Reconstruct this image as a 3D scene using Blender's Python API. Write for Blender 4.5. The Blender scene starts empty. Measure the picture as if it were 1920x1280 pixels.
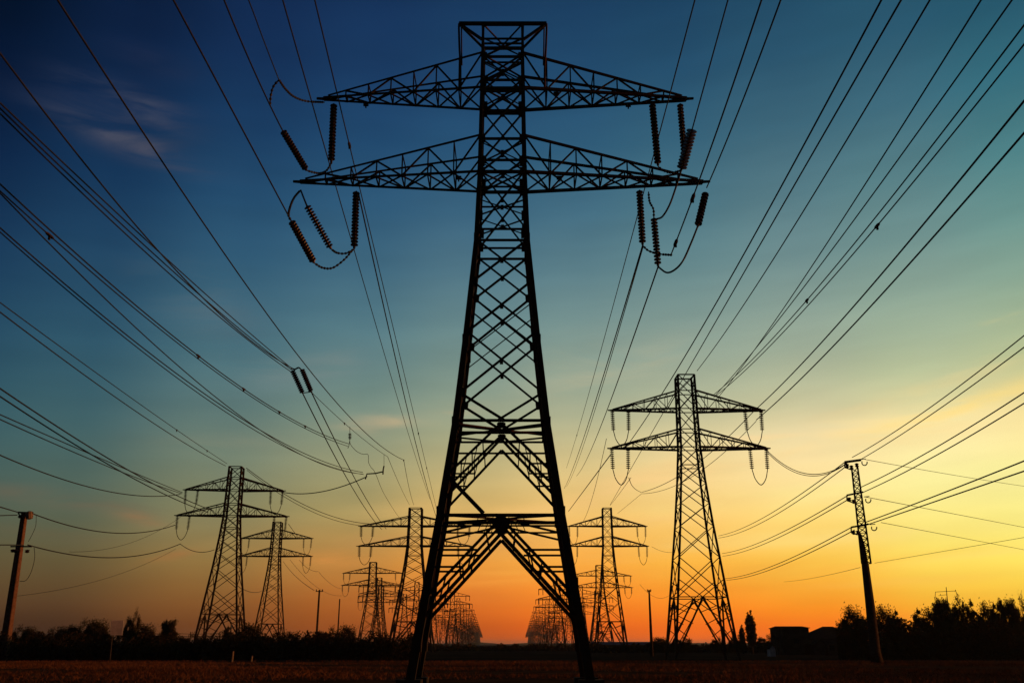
import bpy, math, random
from mathutils import Vector, Matrix
random.seed(11)
R = math.radians
SC = bpy.context.scene
COL = SC.collection

# ---------------------------------------------------------------- camera
PITCH = R(18.2); F = 1725.0; EYE = 2.0
cd = bpy.data.cameras.new('camera'); cam = bpy.data.objects.new('camera', cd); COL.objects.link(cam)
cam.location = (0, 0, EYE); cam.rotation_euler = (R(90) + PITCH, 0, 0)
cd.sensor_width = 36; cd.lens = 36 * F / 1920; cd.clip_start = 0.1; cd.clip_end = 30000
SC.camera = cam
SC.view_settings.view_transform = 'Standard'; SC.view_settings.look = 'None'
SC.view_settings.gamma = 1; SC.view_settings.exposure = 0
SC.view_settings.use_curve_mapping = False
SC.render.engine = 'CYCLES'
SC.cycles.use_denoising = True; SC.cycles.denoiser = 'OPENIMAGEDENOISE'; SC.cycles.denoising_input_passes = 'RGB_ALBEDO_NORMAL'
SC.cycles.max_bounces = 4
CP, SP = math.cos(PITCH), math.sin(PITCH)

def ray(px, py):
    u = (px - 960) / F; v = (640 - py) / F
    return Vector((u, CP - v * SP, SP + v * CP))
def atD(px, py, D):
    r = ray(px, py); return Vector((0, 0, EYE)) + r * (D / r.y)
def atZ(px, py, z):
    r = ray(px, py); return Vector((0, 0, EYE)) + r * ((z - EYE) / r.z)
def at(p):
    return atZ(p[0], p[1], float(p[2][1:])) if isinstance(p[2], str) else atD(*p)
def proj(p):
    x, y, z = p[0], p[1], p[2] - EYE
    d = y * CP + z * SP
    return 960 + F * x / d, 640 - F * (z * CP - y * SP) / d

# ---------------------------------------------------------------- sky: dusk colours by direction
def lin(c):
    c /= 255.0
    return c / 12.92 if c <= 0.04045 else ((c + 0.055) / 1.055) ** 2.4
SKY = {   # picture column: list of (row, sRGB)
 40: [(0,(3,17,38)),(160,(8,26,56)),(320,(14,40,74)),(480,(24,57,88)),(640,(36,74,96)),(760,(48,86,98)),(860,(62,92,92)),(960,(76,90,76)),(1060,(94,80,51)),(1130,(81,57,36)),(1190,(55,32,20))],
 320:[(0,(13,32,64)),(160,(18,44,80)),(320,(26,62,96)),(480,(42,82,110)),(640,(62,102,118)),(760,(82,112,114)),(860,(104,122,108)),(960,(124,124,92)),(1060,(136,109,60)),(1130,(126,84,43)),(1190,(98,53,26))],
 620:[(0,(20,46,86)),(160,(26,58,98)),(320,(34,76,112)),(480,(56,98,124)),(640,(84,122,132)),(760,(114,138,128)),(860,(144,148,116)),(960,(160,146,94)),(1060,(181,127,62)),(1130,(171,98,41)),(1190,(143,70,26))],
 950:[(0,(24,56,92)),(160,(32,70,106)),(320,(46,90,122)),(480,(78,116,134)),(640,(118,146,142)),(760,(150,162,138)),(860,(199,184,130)),(960,(233,187,105)),(1060,(255,163,62)),(1130,(247,124,37)),(1190,(217,87,23))],
 1220:[(0,(26,62,94)),(160,(38,80,110)),(320,(58,104,126)),(480,(92,130,138)),(640,(136,158,148)),(760,(178,182,150)),(860,(235,211,149)),(960,(255,207,120)),(1060,(255,178,63)),(1130,(255,141,36)),(1190,(255,104,23))],
 1520:[(0,(34,76,102)),(160,(52,96,118)),(320,(80,118,130)),(480,(114,144,144)),(640,(156,172,152)),(740,(198,198,158)),(790,(228,214,164)),(830,(253,229,172)),(900,(255,226,154)),(960,(254,220,126)),(1060,(255,197,72)),(1130,(255,152,36)),(1190,(254,107,20))],
 1720:[(0,(36,82,106)),(160,(58,104,124)),(320,(86,128,134)),(480,(120,152,146)),(640,(168,184,154)),(720,(196,202,156)),(770,(234,222,166)),(810,(254,236,172)),(880,(255,242,166)),(960,(255,236,138)),(1060,(255,218,87)),(1130,(255,179,51)),(1190,(255,127,28))],
 1900:[(0,(38,86,106)),(160,(54,110,124)),(320,(86,136,138)),(480,(128,162,148)),(640,(178,190,146)),(700,(200,198,140)),(750,(242,220,152)),(800,(255,232,158)),(860,(255,244,160)),(960,(255,244,140)),(1060,(255,230,93)),(1130,(255,197,57)),(1190,(255,138,32))]}
def sky_at(px, py):
    ks = sorted(SKY); px = min(max(px, ks[0]), ks[-1])
    def col(k):
        L = SKY[k]; y = min(max(py, L[0][0]), L[-1][0])
        for a, b in zip(L, L[1:]):
            if a[0] <= y <= b[0]:
                t = (y - a[0]) / (b[0] - a[0]); return [a[1][i] * (1 - t) + b[1][i] * t for i in range(3)]
    for a, b in zip(ks, ks[1:]):
        if a <= px <= b:
            t = (px - a) / (b - a); A, B = col(a), col(b)
            return [A[i] * (1 - t) + B[i] * t for i in range(3)]
def sky_dir(az, el):
    if el > 37: az2 = az; e = 37
    else: az2, e = az, el
    d = Vector((math.sin(R(az2)) * math.cos(R(e)), math.cos(R(az2)) * math.cos(R(e)), math.sin(R(e)) + 0))
    px, py = proj((d.x * 1000, d.y * 1000, d.z * 1000 + EYE))
    c = [lin(v) for v in sky_at(px, py)]
    if el > 37:
        k = 1 - 0.75 * (el - 37) / 40; c = [v * k for v in c]
    return c
world = bpy.data.worlds.new('World'); SC.world = world; world.use_nodes = True
wn = world.node_tree; N = wn.nodes; Lk = wn.links; N.clear()
def M(op, a, b=None, c=None):
    n = N.new('ShaderNodeMath'); n.operation = op
    for i, v in enumerate((a, b, c)):
        if v is None: continue
        if isinstance(v, (int, float)): n.inputs[i].default_value = v
        else: Lk.new(v, n.inputs[i])
    return n.outputs[0]
tc = N.new('ShaderNodeTexCoord'); nv = N.new('ShaderNodeVectorMath'); nv.operation = 'NORMALIZE'
Lk.new(tc.outputs['Generated'], nv.inputs[0])
sx = N.new('ShaderNodeSeparateXYZ'); Lk.new(nv.outputs[0], sx.inputs[0])
AZ = M('MULTIPLY', M('ARCTAN2', sx.outputs[0], sx.outputs[1]), 180 / math.pi)
EL = M('MULTIPLY', M('ARCSINE', sx.outputs[2]), 180 / math.pi)
ELN = M('DIVIDE', M('ADD', EL, 2.0), 62.0)
ELS = [0, 1, 2, 3.2, 4.6, 6, 7.5, 9, 10.5, 12, 13.5, 15, 17, 19.5, 22.5, 26, 30, 34, 38, 60]
AZS = [-34, -26, -18, -10, -3, 4, 11, 18, 25, 32]
def mixc(fac, a, b, blend='MIX'):
    n = N.new('ShaderNodeMix'); n.data_type = 'RGBA'; n.blend_type = blend
    for s, v in ((n.inputs[0], fac), (n.inputs[6], a), (n.inputs[7], b)):
        if isinstance(v, (int, float)): s.default_value = v
        elif isinstance(v, tuple): s.default_value = v
        else: Lk.new(v, s)
    return n.outputs[2]
def ramp(az):
    n = N.new('ShaderNodeValToRGB'); Lk.new(ELN, n.inputs[0]); cr = n.color_ramp
    cr.interpolation = 'LINEAR'
    for i, e in enumerate([-0.3] + ELS):
        pos = (e + 2) / 62
        el = cr.elements[i] if i < 2 else cr.elements.new(pos)
        el.position = pos
    for i, e in enumerate([-0.3] + ELS):
        c = (0.012, 0.007, 0.004) if e < 0 else sky_dir(az, e)
        cr.elements[i].color = (*c, 1)
    return n.outputs[0]
cur = ramp(AZS[0])
for a0, a1 in zip(AZS, AZS[1:]):
    f = N.new('ShaderNodeMapRange'); f.interpolation_type = 'SMOOTHSTEP'
    f.inputs[1].default_value = a0; f.inputs[2].default_value = a1; Lk.new(AZ, f.inputs[0])
    cur = mixc(f.outputs[0], cur, ramp(a1))
# behind the viewer: plain dim blue dusk
f = N.new('ShaderNodeMapRange'); f.interpolation_type = 'SMOOTHSTEP'
f.inputs[1].default_value = 48; f.inputs[2].default_value = 115; Lk.new(M('ABSOLUTE', AZ), f.inputs[0])
cur = mixc(f.outputs[0], cur, (0.010, 0.015, 0.024, 1))
# wispy clouds: stretched noise gathered in soft patches (azimuth, elevation, half sizes, tilt, strength, colour)
cv = N.new('ShaderNodeCombineXYZ'); Lk.new(M('MULTIPLY', AZ, 0.10), cv.inputs[0]); Lk.new(M('ADD', M('MULTIPLY', EL, 0.62), M('MULTIPLY', AZ, -0.03)), cv.inputs[1])
no = N.new('ShaderNodeTexNoise'); no.inputs['Scale'].default_value = 1.0; no.inputs['Detail'].default_value = 5; no.inputs['Roughness'].default_value = 0.55
no.inputs['Distortion'].default_value = 0.7
Lk.new(cv.outputs[0], no.inputs['Vector'])
mr = N.new('ShaderNodeMapRange'); mr.interpolation_type = 'SMOOTHSTEP'; mr.inputs[1].default_value = 0.36; mr.inputs[2].default_value = 0.66; Lk.new(no.outputs[0], mr.inputs[0])
WISP = mr.outputs[0]
def azel(px, py):
    r = ray(px, py).normalized(); return math.degrees(math.atan2(r.x, r.y)), math.degrees(math.asin(r.z))
def cloud(px, py, hw, hh, tilt, s, rgb):
    global cur
    a, e = azel(px, py); hw /= 30.0; hh /= 30.0
    ct, st = math.cos(R(tilt)), math.sin(R(tilt))
    da = M('SUBTRACT', AZ, a); de = M('SUBTRACT', EL, e)
    u = M('DIVIDE', M('ADD', M('MULTIPLY', da, ct), M('MULTIPLY', de, st)), hw)
    v = M('DIVIDE', M('SUBTRACT', M('MULTIPLY', de, ct), M('MULTIPLY', da, st)), hh)
    g = M('EXPONENT', M('MULTIPLY', M('ADD', M('MULTIPLY', u, u), M('MULTIPLY', v, v)), -1.0))
    k = M('MULTIPLY', M('MULTIPLY', g, M('ADD', M('MULTIPLY', WISP, 1.1), 0.06)), s * 1.25)
    cur = mixc(k, cur, (*[lin(c) for c in rgb], 1))
for c in [(250,200,100,26,-8,.85,(60,68,90)),(235,262,120,22,-10,.9,(66,72,92)),(290,120,80,24,-5,.25,(44,54,84)),(390,575,110,50,-22,.30,(92,108,116)),
          (600,680,80,20,10,.35,(120,130,126)),(790,782,85,14,8,.75,(206,176,132)),(690,790,50,12,4,.40,(170,160,130)),(700,812,55,10,-6,.5,(176,160,126)),
          (470,830,140,16,4,.25,(140,140,116)),(150,940,150,14,-4,.55,(112,98,78)),(262,972,40,11,-10,.6,(150,110,74)),(315,1043,38,7,14,.38,(176,110,62)),
          (620,1050,60,14,2,.5,(214,142,70)),(560,1010,120,14,6,.4,(190,150,84)),(930,1018,260,12,0,.35,(206,150,90)),(900,955,200,20,4,.35,(236,186,112)),(1000,1075,220,14,2,.5,(250,170,70)),
          (1700,790,90,9,9,.7,(255,232,160)),(1450,812,70,8,5,.6,(250,214,158)),(1800,705,120,16,14,.4,(232,212,150)),(1600,900,120,9,4,.45,(255,232,164)),(1560,1010,90,7,3,.45,(255,214,110)),(1840,1040,120,9,4,.4,(255,236,130)),(1700,1090,140,8,2,.35,(255,196,84)),(560,700,130,30,14,.3,(116,134,134)),(1060,690,90,40,20,.3,(160,166,142)),(100,1000,80,8,-3,.35,(112,92,66)),(1180,980,120,10,3,.4,(255,204,126)),
          (1230,900,230,26,12,.35,(252,200,130)),(1150,700,150,30,16,.30,(186,176,142)),(1330,870,120,22,8,.35,(255,206,128)),(1640,822,300,34,8,.7,(255,228,160)),(1480,842,160,22,6,.5,(255,220,156)),(1500,778,110,10,3,.6,(236,208,150)),(1810,760,170,14,12,.55,(255,222,130)),
          (1890,602,34,9,5,.8,(224,204,138)),(1560,1000,360,20,3,.28,(255,226,140)),(1500,1060,320,14,2,.35,(255,180,66)),(1700,900,240,14,5,.4,(255,246,160)),
          (1420,930,240,14,4,.3,(255,226,140)),(1260,1110,200,12,1,.4,(255,146,44)),(780,1120,200,12,1,.3,(214,112,44))]:
    cloud(*c)
# very soft large mottling of the whole sky
n2 = N.new('ShaderNodeTexNoise'); n2.inputs['Scale'].default_value = 0.8; n2.inputs['Detail'].default_value = 3; Lk.new(cv.outputs[0], n2.inputs['Vector'])
k2 = N.new('ShaderNodeMapRange'); k2.inputs[1].default_value = 0.25; k2.inputs[2].default_value = 0.75; k2.inputs[3].default_value = 0.93; k2.inputs[4].default_value = 1.07; Lk.new(n2.outputs[0], k2.inputs[0])
bg = N.new('ShaderNodeBackground'); wo = N.new('ShaderNodeOutputWorld')
Lk.new(cur, bg.inputs[0]); Lk.new(k2.outputs[0], bg.inputs[1]); Lk.new(bg.outputs[0], wo.inputs[0])

# ---------------------------------------------------------------- last light of the sun, low on the right
sl = bpy.data.lights.new('sun', 'SUN'); so = bpy.data.objects.new('sun', sl); COL.objects.link(so)
sl.energy = 2.2; sl.angle = R(3); sl.color = (1.0, 0.30, 0.075)
SUN_AZ, SUN_EL = 88, 3.0
sd = Vector((math.sin(R(SUN_AZ)) * math.cos(R(SUN_EL)), math.cos(R(SUN_AZ)) * math.cos(R(SUN_EL)), math.sin(R(SUN_EL))))
so.rotation_euler = sd.to_track_quat('Z', 'Y').to_euler(); so.location = (200, 0, 60)

# ---------------------------------------------------------------- materials
def mat(name, col, rough=0.7, metal=0.0, var=0.0, scale=3.0, col2=None, bump=0.0, coord='Object', spec=0.0):
    m = bpy.data.materials.new(name); m.use_nodes = True; nt = m.node_tree; b = nt.nodes['Principled BSDF']
    b.inputs['Roughness'].default_value = rough; b.inputs['Metallic'].default_value = metal
    b.inputs['Specular IOR Level'].default_value = spec
    t = nt.nodes.new('ShaderNodeTexCoord'); nz = nt.nodes.new('ShaderNodeTexNoise')
    nz.inputs['Scale'].default_value = scale; nz.inputs['Detail'].default_value = 6; nt.links.new(t.outputs[coord], nz.inputs['Vector'])
    cr = nt.nodes.new('ShaderNodeValToRGB'); nt.links.new(nz.outputs[0], cr.inputs[0])
    c2 = col2 or tuple(c * (1 - var) for c in col)
    cr.color_ramp.elements[0].position = 0.35; cr.color_ramp.elements[1].position = 0.65
    cr.color_ramp.elements[0].color = (*col, 1); cr.color_ramp.elements[1].color = (*c2, 1)
    nt.links.new(cr.outputs[0], b.inputs['Base Color'])
    if bump:
        bp = nt.nodes.new('ShaderNodeBump'); bp.inputs['Strength'].default_value = bump; bp.inputs['Distance'].default_value = 0.1
        nt.links.new(nz.outputs[0], bp.inputs['Height']); nt.links.new(bp.outputs[0], b.inputs['Normal'])
    return m
STEEL = mat('weathered_steel', (0.035,0.032,0.03), 0.75, 0.3, col2=(0.075,0.04,0.022), scale=1.3)
STEEL2 = mat('galvanised_steel', (0.10,0.095,0.085), 0.6, 0.4, col2=(0.06,0.05,0.04), scale=2)
PORC = mat('brown_porcelain', (0.05,0.026,0.017), 0.35, 0.0, var=0.4, spec=0.3)
WIRE = mat('aluminium_cable', (0.05,0.05,0.05), 0.6, 0.5, var=0.3, scale=8)
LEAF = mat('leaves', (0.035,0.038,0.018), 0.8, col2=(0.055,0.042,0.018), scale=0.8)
BARK = mat('bark', (0.05,0.035,0.025), 0.9, var=0.5, scale=6)
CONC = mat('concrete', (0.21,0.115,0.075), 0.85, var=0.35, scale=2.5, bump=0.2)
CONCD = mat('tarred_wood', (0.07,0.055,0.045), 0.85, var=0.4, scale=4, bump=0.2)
WOOD = mat('pale_wood', (0.34,0.25,0.17), 0.85, var=0.4, scale=9)
PAINT = mat('dull_white_paint', (0.75,0.72,0.68), 0.6, var=0.25, scale=1.5)
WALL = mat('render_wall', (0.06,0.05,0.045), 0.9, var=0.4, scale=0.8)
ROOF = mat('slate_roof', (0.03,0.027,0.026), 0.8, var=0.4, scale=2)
BLUE = mat('blue_grey_sheet_roof', (0.10,0.13,0.18), 0.5, var=0.3, scale=1)
GLASS = mat('window_glass', (0.02,0.025,0.03), 0.1, var=0.2, spec=0.5)
SOIL = mat('dark_soil', (0.030,0.022,0.016), 1.0, col2=(0.052,0.034,0.02), scale=0.06, bump=0.3)
DRY = mat('dry_grass_ground', (0.12,0.055,0.025), 1.0, col2=(0.06,0.03,0.016), scale=0.35, bump=0.5)
BLADE = mat('dry_grass', (0.27,0.115,0.045), 0.9, col2=(0.09,0.042,0.02), scale=0.05)
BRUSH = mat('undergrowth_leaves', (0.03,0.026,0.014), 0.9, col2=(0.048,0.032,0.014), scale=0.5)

# ---------------------------------------------------------------- helpers
def tag(o, label=None, cat=None, group=None, kind=None):
    if label: o['label'] = label
    if cat: o['category'] = cat
    if group: o['group'] = group
    if kind: o['kind'] = kind
    return o
def link(name, me, parent=None, loc=(0, 0, 0)):
    o = bpy.data.objects.new(name, me); COL.objects.link(o); o.location = loc
    if parent: o.parent = parent
    return o
def empty(name, loc=(0, 0, 0), rz=0):
    o = bpy.data.objects.new(name, None); COL.objects.link(o); o.location = loc; o.rotation_euler = (0, 0, rz)
    o.empty_display_size = 0.5
    return o
def copy_tree(o, parent=None):
    c = o.copy(); COL.objects.link(c)
    if parent: c.parent = parent
    for ch in list(o.children): copy_tree(ch, c)
    return c
class MB:
    def __init__(s): s.v = []; s.f = []
    def add(s, vs, fs):
        b = len(s.v); s.v += [tuple(v) for v in vs]; s.f += [tuple(i + b for i in f) for f in fs]
    def bar(s, p, q, w, w2=None, prof='sq', side=None):
        p, q = Vector(p), Vector(q); d = q - p
        if d.length < 1e-5: return
        d.normalize(); up = Vector((0, 1, 0)) if abs(d.y) < 0.9 else Vector((0, 0, 1))
        a = d.cross(up).normalized(); b = a.cross(d).normalized()
        w2 = w if w2 is None else w2
        if prof == 'L':
            t = 0.16; pr = [(-.5, -.5), (.5, -.5), (.5, -.5 + t), (-.5 + t, -.5 + t), (-.5 + t, .5), (-.5, .5)]
            if side and side[0] > 0: pr = [(-x, y) for x, y in pr][::-1]
            if side and side[1] > 0: pr = [(x, -y) for x, y in pr][::-1]
        else: pr = [(-.5, -.5), (.5, -.5), (.5, .5), (-.5, .5)]
        n = len(pr)
        vs = [p + a * x * w + b * y * w for x, y in pr] + [q + a * x * w2 + b * y * w2 for x, y in pr]
        fs = [(i, (i + 1) % n, n + (i + 1) % n, n + i) for i in range(n)] + [tuple(range(n))[::-1], tuple(range(n, 2 * n))]
        s.add(vs, fs)
    def tube(s, pts, r, n=6, r2=None):
        pts = [Vector(p) for p in pts]; m = len(pts); vs = []; fs = []
        for i, p in enumerate(pts):
            d = (pts[min(i + 1, m - 1)] - pts[max(i - 1, 0)]); d = d.normalized() if d.length else Vector((0, 0, 1))
            up = Vector((0, 0, 1)) if abs(d.z) < 0.95 else Vector((0, 1, 0))
            a = d.cross(up).normalized(); b = a.cross(d)
            rr = r if r2 is None else r + (r2 - r) * i / max(1, m - 1)
            for k in range(n):
                t = 2 * math.pi * k / n; vs.append(p + a * math.cos(t) * rr + b * math.sin(t) * rr)
        for i in range(m - 1):
            for k in range(n):
                fs.append((i * n + k, i * n + (k + 1) % n, (i + 1) * n + (k + 1) % n, (i + 1) * n + k))
        fs += [tuple(range(n))[::-1], tuple(range((m - 1) * n, m * n))]
        s.add(vs, fs)
    def lathe(s, p, q, prof, n=10):   # prof: (t along p-q, radius)
        p, q = Vector(p), Vector(q); d = (q - p).normalized(); up = Vector((0, 1, 0)) if abs(d.y) < .9 else Vector((1, 0, 0))
        a = d.cross(up).normalized(); b = a.cross(d); vs = []; fs = []
        for t, r in prof:
            c = p.lerp(q, t)
            for k in range(n):
                g = 2 * math.pi * k / n; vs.append(c + a * math.cos(g) * r + b * math.sin(g) * r)
        m = len(prof)
        for i in range(m - 1):
            for k in range(n): fs.append((i * n + k, i * n + (k + 1) % n, (i + 1) * n + (k + 1) % n, (i + 1) * n + k))
        fs += [tuple(range(n))[::-1], tuple(range((m - 1) * n, m * n))]
        s.add(vs, fs)
    def box(s, lo, hi):
        x0, y0, z0 = lo; x1, y1, z1 = hi
        s.add([(x0,y0,z0),(x1,y0,z0),(x1,y1,z0),(x0,y1,z0),(x0,y0,z1),(x1,y0,z1),(x1,y1,z1),(x0,y1,z1)],
              [(0,3,2,1),(4,5,6,7),(0,1,5,4),(1,2,6,5),(2,3,7,6),(3,0,4,7)])
    def mesh(s, name, m, smooth=False):
        me = bpy.data.meshes.new(name); me.from_pydata(s.v, [], s.f); me.materials.append(m)
        if smooth: me.polygons.foreach_set('use_smooth', [True] * len(me.polygons))
        me.update(); return me
    def build(s, name, m, parent=None, loc=(0, 0, 0), smooth=False):
        return link(name, s.mesh(name, m, smooth), parent, loc)
    def build_rel(s, name, m, parent, smooth=False):    # vertices given in world, parent unrotated
        o = parent.location; s.v = [(v[0] - o.x, v[1] - o.y, v[2] - o.z) for v in s.v]
        return s.build(name, m, parent, smooth=smooth)
def spline(pts, k=6):
    P = [Vector(p) for p in pts]
    if len(P) < 3: return P
    P = [P[0] * 2 - P[1]] + P + [P[-1] * 2 - P[-2]]; out = []
    for i in range(1, len(P) - 2):
        a, b, c, d = P[i - 1:i + 3]
        for j in range(k):
            t = j / k
            out.append(0.5 * ((2 * b) + (c - a) * t + (2 * a - 5 * b + 4 * c - d) * t * t + (3 * b - a - 3 * c + d) * t ** 3))
    out.append(P[-2]); return out
def interp(tab, z):
    if z <= tab[0][0]: return tab[0][1]
    for a, b in zip(tab, tab[1:]):
        if z <= b[0]: return a[1] + (b[1] - a[1]) * (z - a[0]) / (b[0] - a[0])
    return tab[-1][1]
def insulator(mb, p, q, r=0.24, n=20, sides=10):
    prof = [(0, .03), (0.02, .09)]
    for i in range(n):
        t = 0.03 + 0.94 * i / n; h = 0.94 / n
        prof += [(t, .07), (t + h * .12, r * .95), (t + h * .34, r), (t + h * .42, r * .6), (t + h * .5, .075)]
    prof += [(0.985, .08), (1, .03)]
    mb.lathe(p, q, prof, sides)
def chain(mb, pts, r=0.04, bead=0.075, gap=0.24, k=10):
    P = spline(pts, k); mb.tube(P, r, 5); acc = 0
    for a, b in zip(P, P[1:]):
        acc += (b - a).length
        if acc > gap:
            acc = 0; d = (b - a).normalized() * 0.10
            mb.lathe(b - d, b + d, [(0, .02), (.3, bead), (.7, bead), (1, .02)], 6)

# ---------------------------------------------------------------- ground
g = MB(); g.add([(-9000, -3000, 0), (9000, -3000, 0), (9000, 16000, 0), (-9000, 16000, 0)], [(0, 1, 2, 3)])
tag(g.build('ground', SOIL), kind='structure')
g = MB(); nx, ny = 120, 60; vs = []; fs = []
for j in range(ny + 1):
    for i in range(nx + 1):
        x = -190 + 380 * i / nx; y = 15 + 102 * j / ny
        if j == ny: y += 3 * math.sin(i * .5) + 2 * math.sin(i * 1.3)
        vs.append((x, y, 0.01 + 0.05 * max(0, math.sin(x * .21 + y * .13)) * math.sin(math.pi * j / ny)))
for j in range(ny):
    for i in range(nx): a = j * (nx + 1) + i; fs.append((a, a + 1, a + nx + 2, a + nx + 1))
g.add(vs, fs); tag(g.build('field', DRY, smooth=True), kind='structure')
g = MB()
rg = random.Random(5)
for i in range(110000):
    y = 34 + 86 * rg.random() ** 0.9; x = (rg.random() - .5) * 1.30 * (y + 12)
    if math.sin(x * .13 + 2 * math.sin(y * .07)) + math.sin(y * .33 + x * .05) < -1.1 + rg.random() * .8: continue
    h = rg.uniform(.07, .26); a = rg.uniform(0, math.pi); w = rg.uniform(.012, .03)
    dx, dy = math.cos(a) * w, math.sin(a) * w; lx, ly = rg.gauss(0, .12), rg.gauss(0, .12)
    g.add([(x - dx, y - dy, 0), (x + dx, y + dy, 0), (x + lx + dx * .6, y + ly + dy * .6, h * .7), (x + lx * 1.6, y + ly * 1.6, h), (x + lx - dx * .6, y + ly - dy * .6, h * .7)], [(0, 1, 2, 3, 4)])
tag(g.build('grass', BLADE), 'short dry orange brown grass covering the foreground field', 'grass', kind='stuff')

# ---------------------------------------------------------------- main pylon
T0 = Vector((-0.58, 50.0, 0))
WT = [(0, 8.95), (2, 8.35), (4.9, 7.45), (8.5, 6.3), (13.3, 4.95), (18, 4.02), (24.2, 2.95), (28.6, 2.68), (34.4, 2.55), (39.1, 2.45)]
DT = [(0, 3.5), (8.5, 3.1), (18, 2.9), (28.6, 2.6), (39.1, 2.45)]
def yz(y, D=48.4): return EYE + D * math.tan(PITCH + math.atan((640 - y) / F))
def C(sx_, sy_, z): return Vector((sx_ * interp(WT, z) / 2, sy_ * interp(DT, z) / 2, z))
root = empty('lattice_pylon', T0)
tag(root, 'huge black lattice pylon filling the centre of the foreground, straddling the dry field', 'pylon', None)
for sx_ in (-1, 1):
    for sy_ in (-1, 1):
        m = MB(); zs = [z for z, _ in WT]
        for a, b in zip(zs, zs[1:]):
            wa = 0.45 - 0.29 * a / 39; wb = 0.45 - 0.29 * b / 39
            m.bar(C(sx_, sy_, a), C(sx_, sy_, b), wa, wb, 'L', (sx_, sy_))
            (b < 39) and m.bar(C(sx_, sy_, b) - Vector((0, 0, .35)), C(sx_, sy_, b) + Vector((0, 0, .35)), wb * 1.07)   # splice plates
        m.box((C(sx_, sy_, 0).x - .6, C(sx_, sy_, 0).y - .6, 0), (C(sx_, sy_, 0).x + .6, C(sx_, sy_, 0).y + .6, .35))
        m.build('leg', STEEL, root)
class Thin:
    def __init__(s, m, k): s.m, s.k = m, k
    def bar(s, p, q, w, w2=None, prof='sq', side=None): s.m.bar(p, q, w * s.k, w2 and w2 * s.k, prof, side)
    def add(s, *a): s.m.add(*a)
def face_brace(P, m):     # P(s,z) -> point on the face, s in -1..1
    m = Thin(m, .7)
    w = .14
    def X(z0, z1, w=w, sec=True):
        m.bar(P(-1, z0), P(1, z1), w, prof='L'); m.bar(P(1, z0), P(-1, z1), w, prof='L')
        for s in (-1, 1):
            m.bar(P(s * .93, z0 - .18), P(s * .93, z0 + .24), .42)
        c = (P(-1, z0) + P(1, z0) + P(-1, z1) + P(1, z1)) / 4; m.bar(c - Vector((0, 0, .12)), c + Vector((0, 0, .12)), .26)
    def H(z, w=w): m.bar(P(-1, z), P(1, z), w, prof='L')
    ys = [66, 100, 165, 255, 322, 356, 426]
    H(39.0, .2); H(yz(66))
    for a, b in zip(ys, ys[1:]):
        za, zb = yz(a), yz(b)
        if b in (322,): zb = 28.6
        if a in (322,): za = 28.6
        if a == 322: continue
        if a == 356: za = 28.6
        X(zb, za, .15); H(za, .19 if a in (100, 165, 255) else .14)
    H(28.6, .24); H(27.6, .13); H(34.35, .24)
    X(yz(300), yz(262), .11); X(yz(150), yz(112), .11); X(yz(400), yz(370), .11)
    H(yz(426), .15); H(yz(447), .17)
    for a, b in ((447, 525), (525, 620), (620, 735)):
        X(yz(b), yz(a), .17)
    # secondary parallel diagonals
    for a, b in ((552, 650),):
        m.bar(P(-1, yz(a)), P(1, yz(b)), .11, prof='L'); m.bar(P(1, yz(a + 12)), P(-1, yz(b + 12)), .09, prof='L')
    H1 = yz(787)
    m.bar(P(-1, yz(735)), P(.08, H1), .19, prof='L'); m.bar(P(1, yz(735)), P(-.08, H1), .19, prof='L')
    H(H1, .2); H(yz(828), .14)
    m.bar(P(-1, yz(797)), P(0, yz(806)), .13); m.bar(P(1, yz(797)), P(0, yz(806)), .13)
    for s in (-1, 1):
        m.bar(P(0, yz(792)), P(s, yz(888)), .2, prof='L'); m.bar(P(0, yz(822)), P(s, yz(936)), .2, prof='L')
        for ya, t in ((868, .78), (893, .9)):
            m.bar(P(s, yz(ya)), P(s * t * .72, yz(ya)), .12)
        for t in (.35, .55, .75):
            a = P(0, yz(792)).lerp(P(s, yz(888)), t); b = P(0, yz(822)).lerp(P(s, yz(936)), t - .04); m.bar(a, b, .09)
        for t in (.45, .65):
            a = P(0, yz(792)).lerp(P(s, yz(888)), t); b = P(0, yz(822)).lerp(P(s, yz(936)), t + .08); m.bar(a, b, .07)
    H2 = yz(965)
    H(H2, .24); H(yz(985), .13)
    for s in (-1, 1):
        m.bar(P(0, yz(972)), P(s, yz(1000)), .15)
        m.bar(P(0, yz(970)), P(s, yz(1118)), .22, prof='L'); m.bar(P(0, yz(1000)), P(s, yz(1160)), .27, prof='L')
        for ya, t in ((1030, .36), (1062, .55)):
            m.bar(P(s, yz(ya)), P(s * t, yz(ya)), .15)
        for i, t in enumerate((.2, .38, .56, .74)):
            a = P(0, yz(970)).lerp(P(s, yz(1118)), t); b = P(0, yz(1000)).lerp(P(s, yz(1160)), t + (.05 if i % 2 else -.04)); m.bar(a, b, .11)
        for i in range(3):
            t0, t1 = .12 + i * .12, .18 + i * .12
            m.bar(P(s * t0, H2), P(s * t1, yz(985)), .06)
    for z, r in ((H1 - .25, .25), (H2 - .35, .42)):     # gusset plates
        a = P(0, z)
        n = (P(1, z) - P(-1, z)).normalized(); u = Vector((0, 0, 1)); k = n.cross(u) * .03
        o = [a + n * x * r + u * y * r for x, y in ((-1, .3), (-.6, .6), (.6, .6), (1, .3), (.5, -.7), (-.5, -.7))]
        m.add([p + k for p in o] + [p - k for p in o], [tuple(range(6)), tuple(range(11, 5, -1))] + [(i, (i + 1) % 6, 6 + (i + 1) % 6, 6 + i) for i in range(6)])
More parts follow.
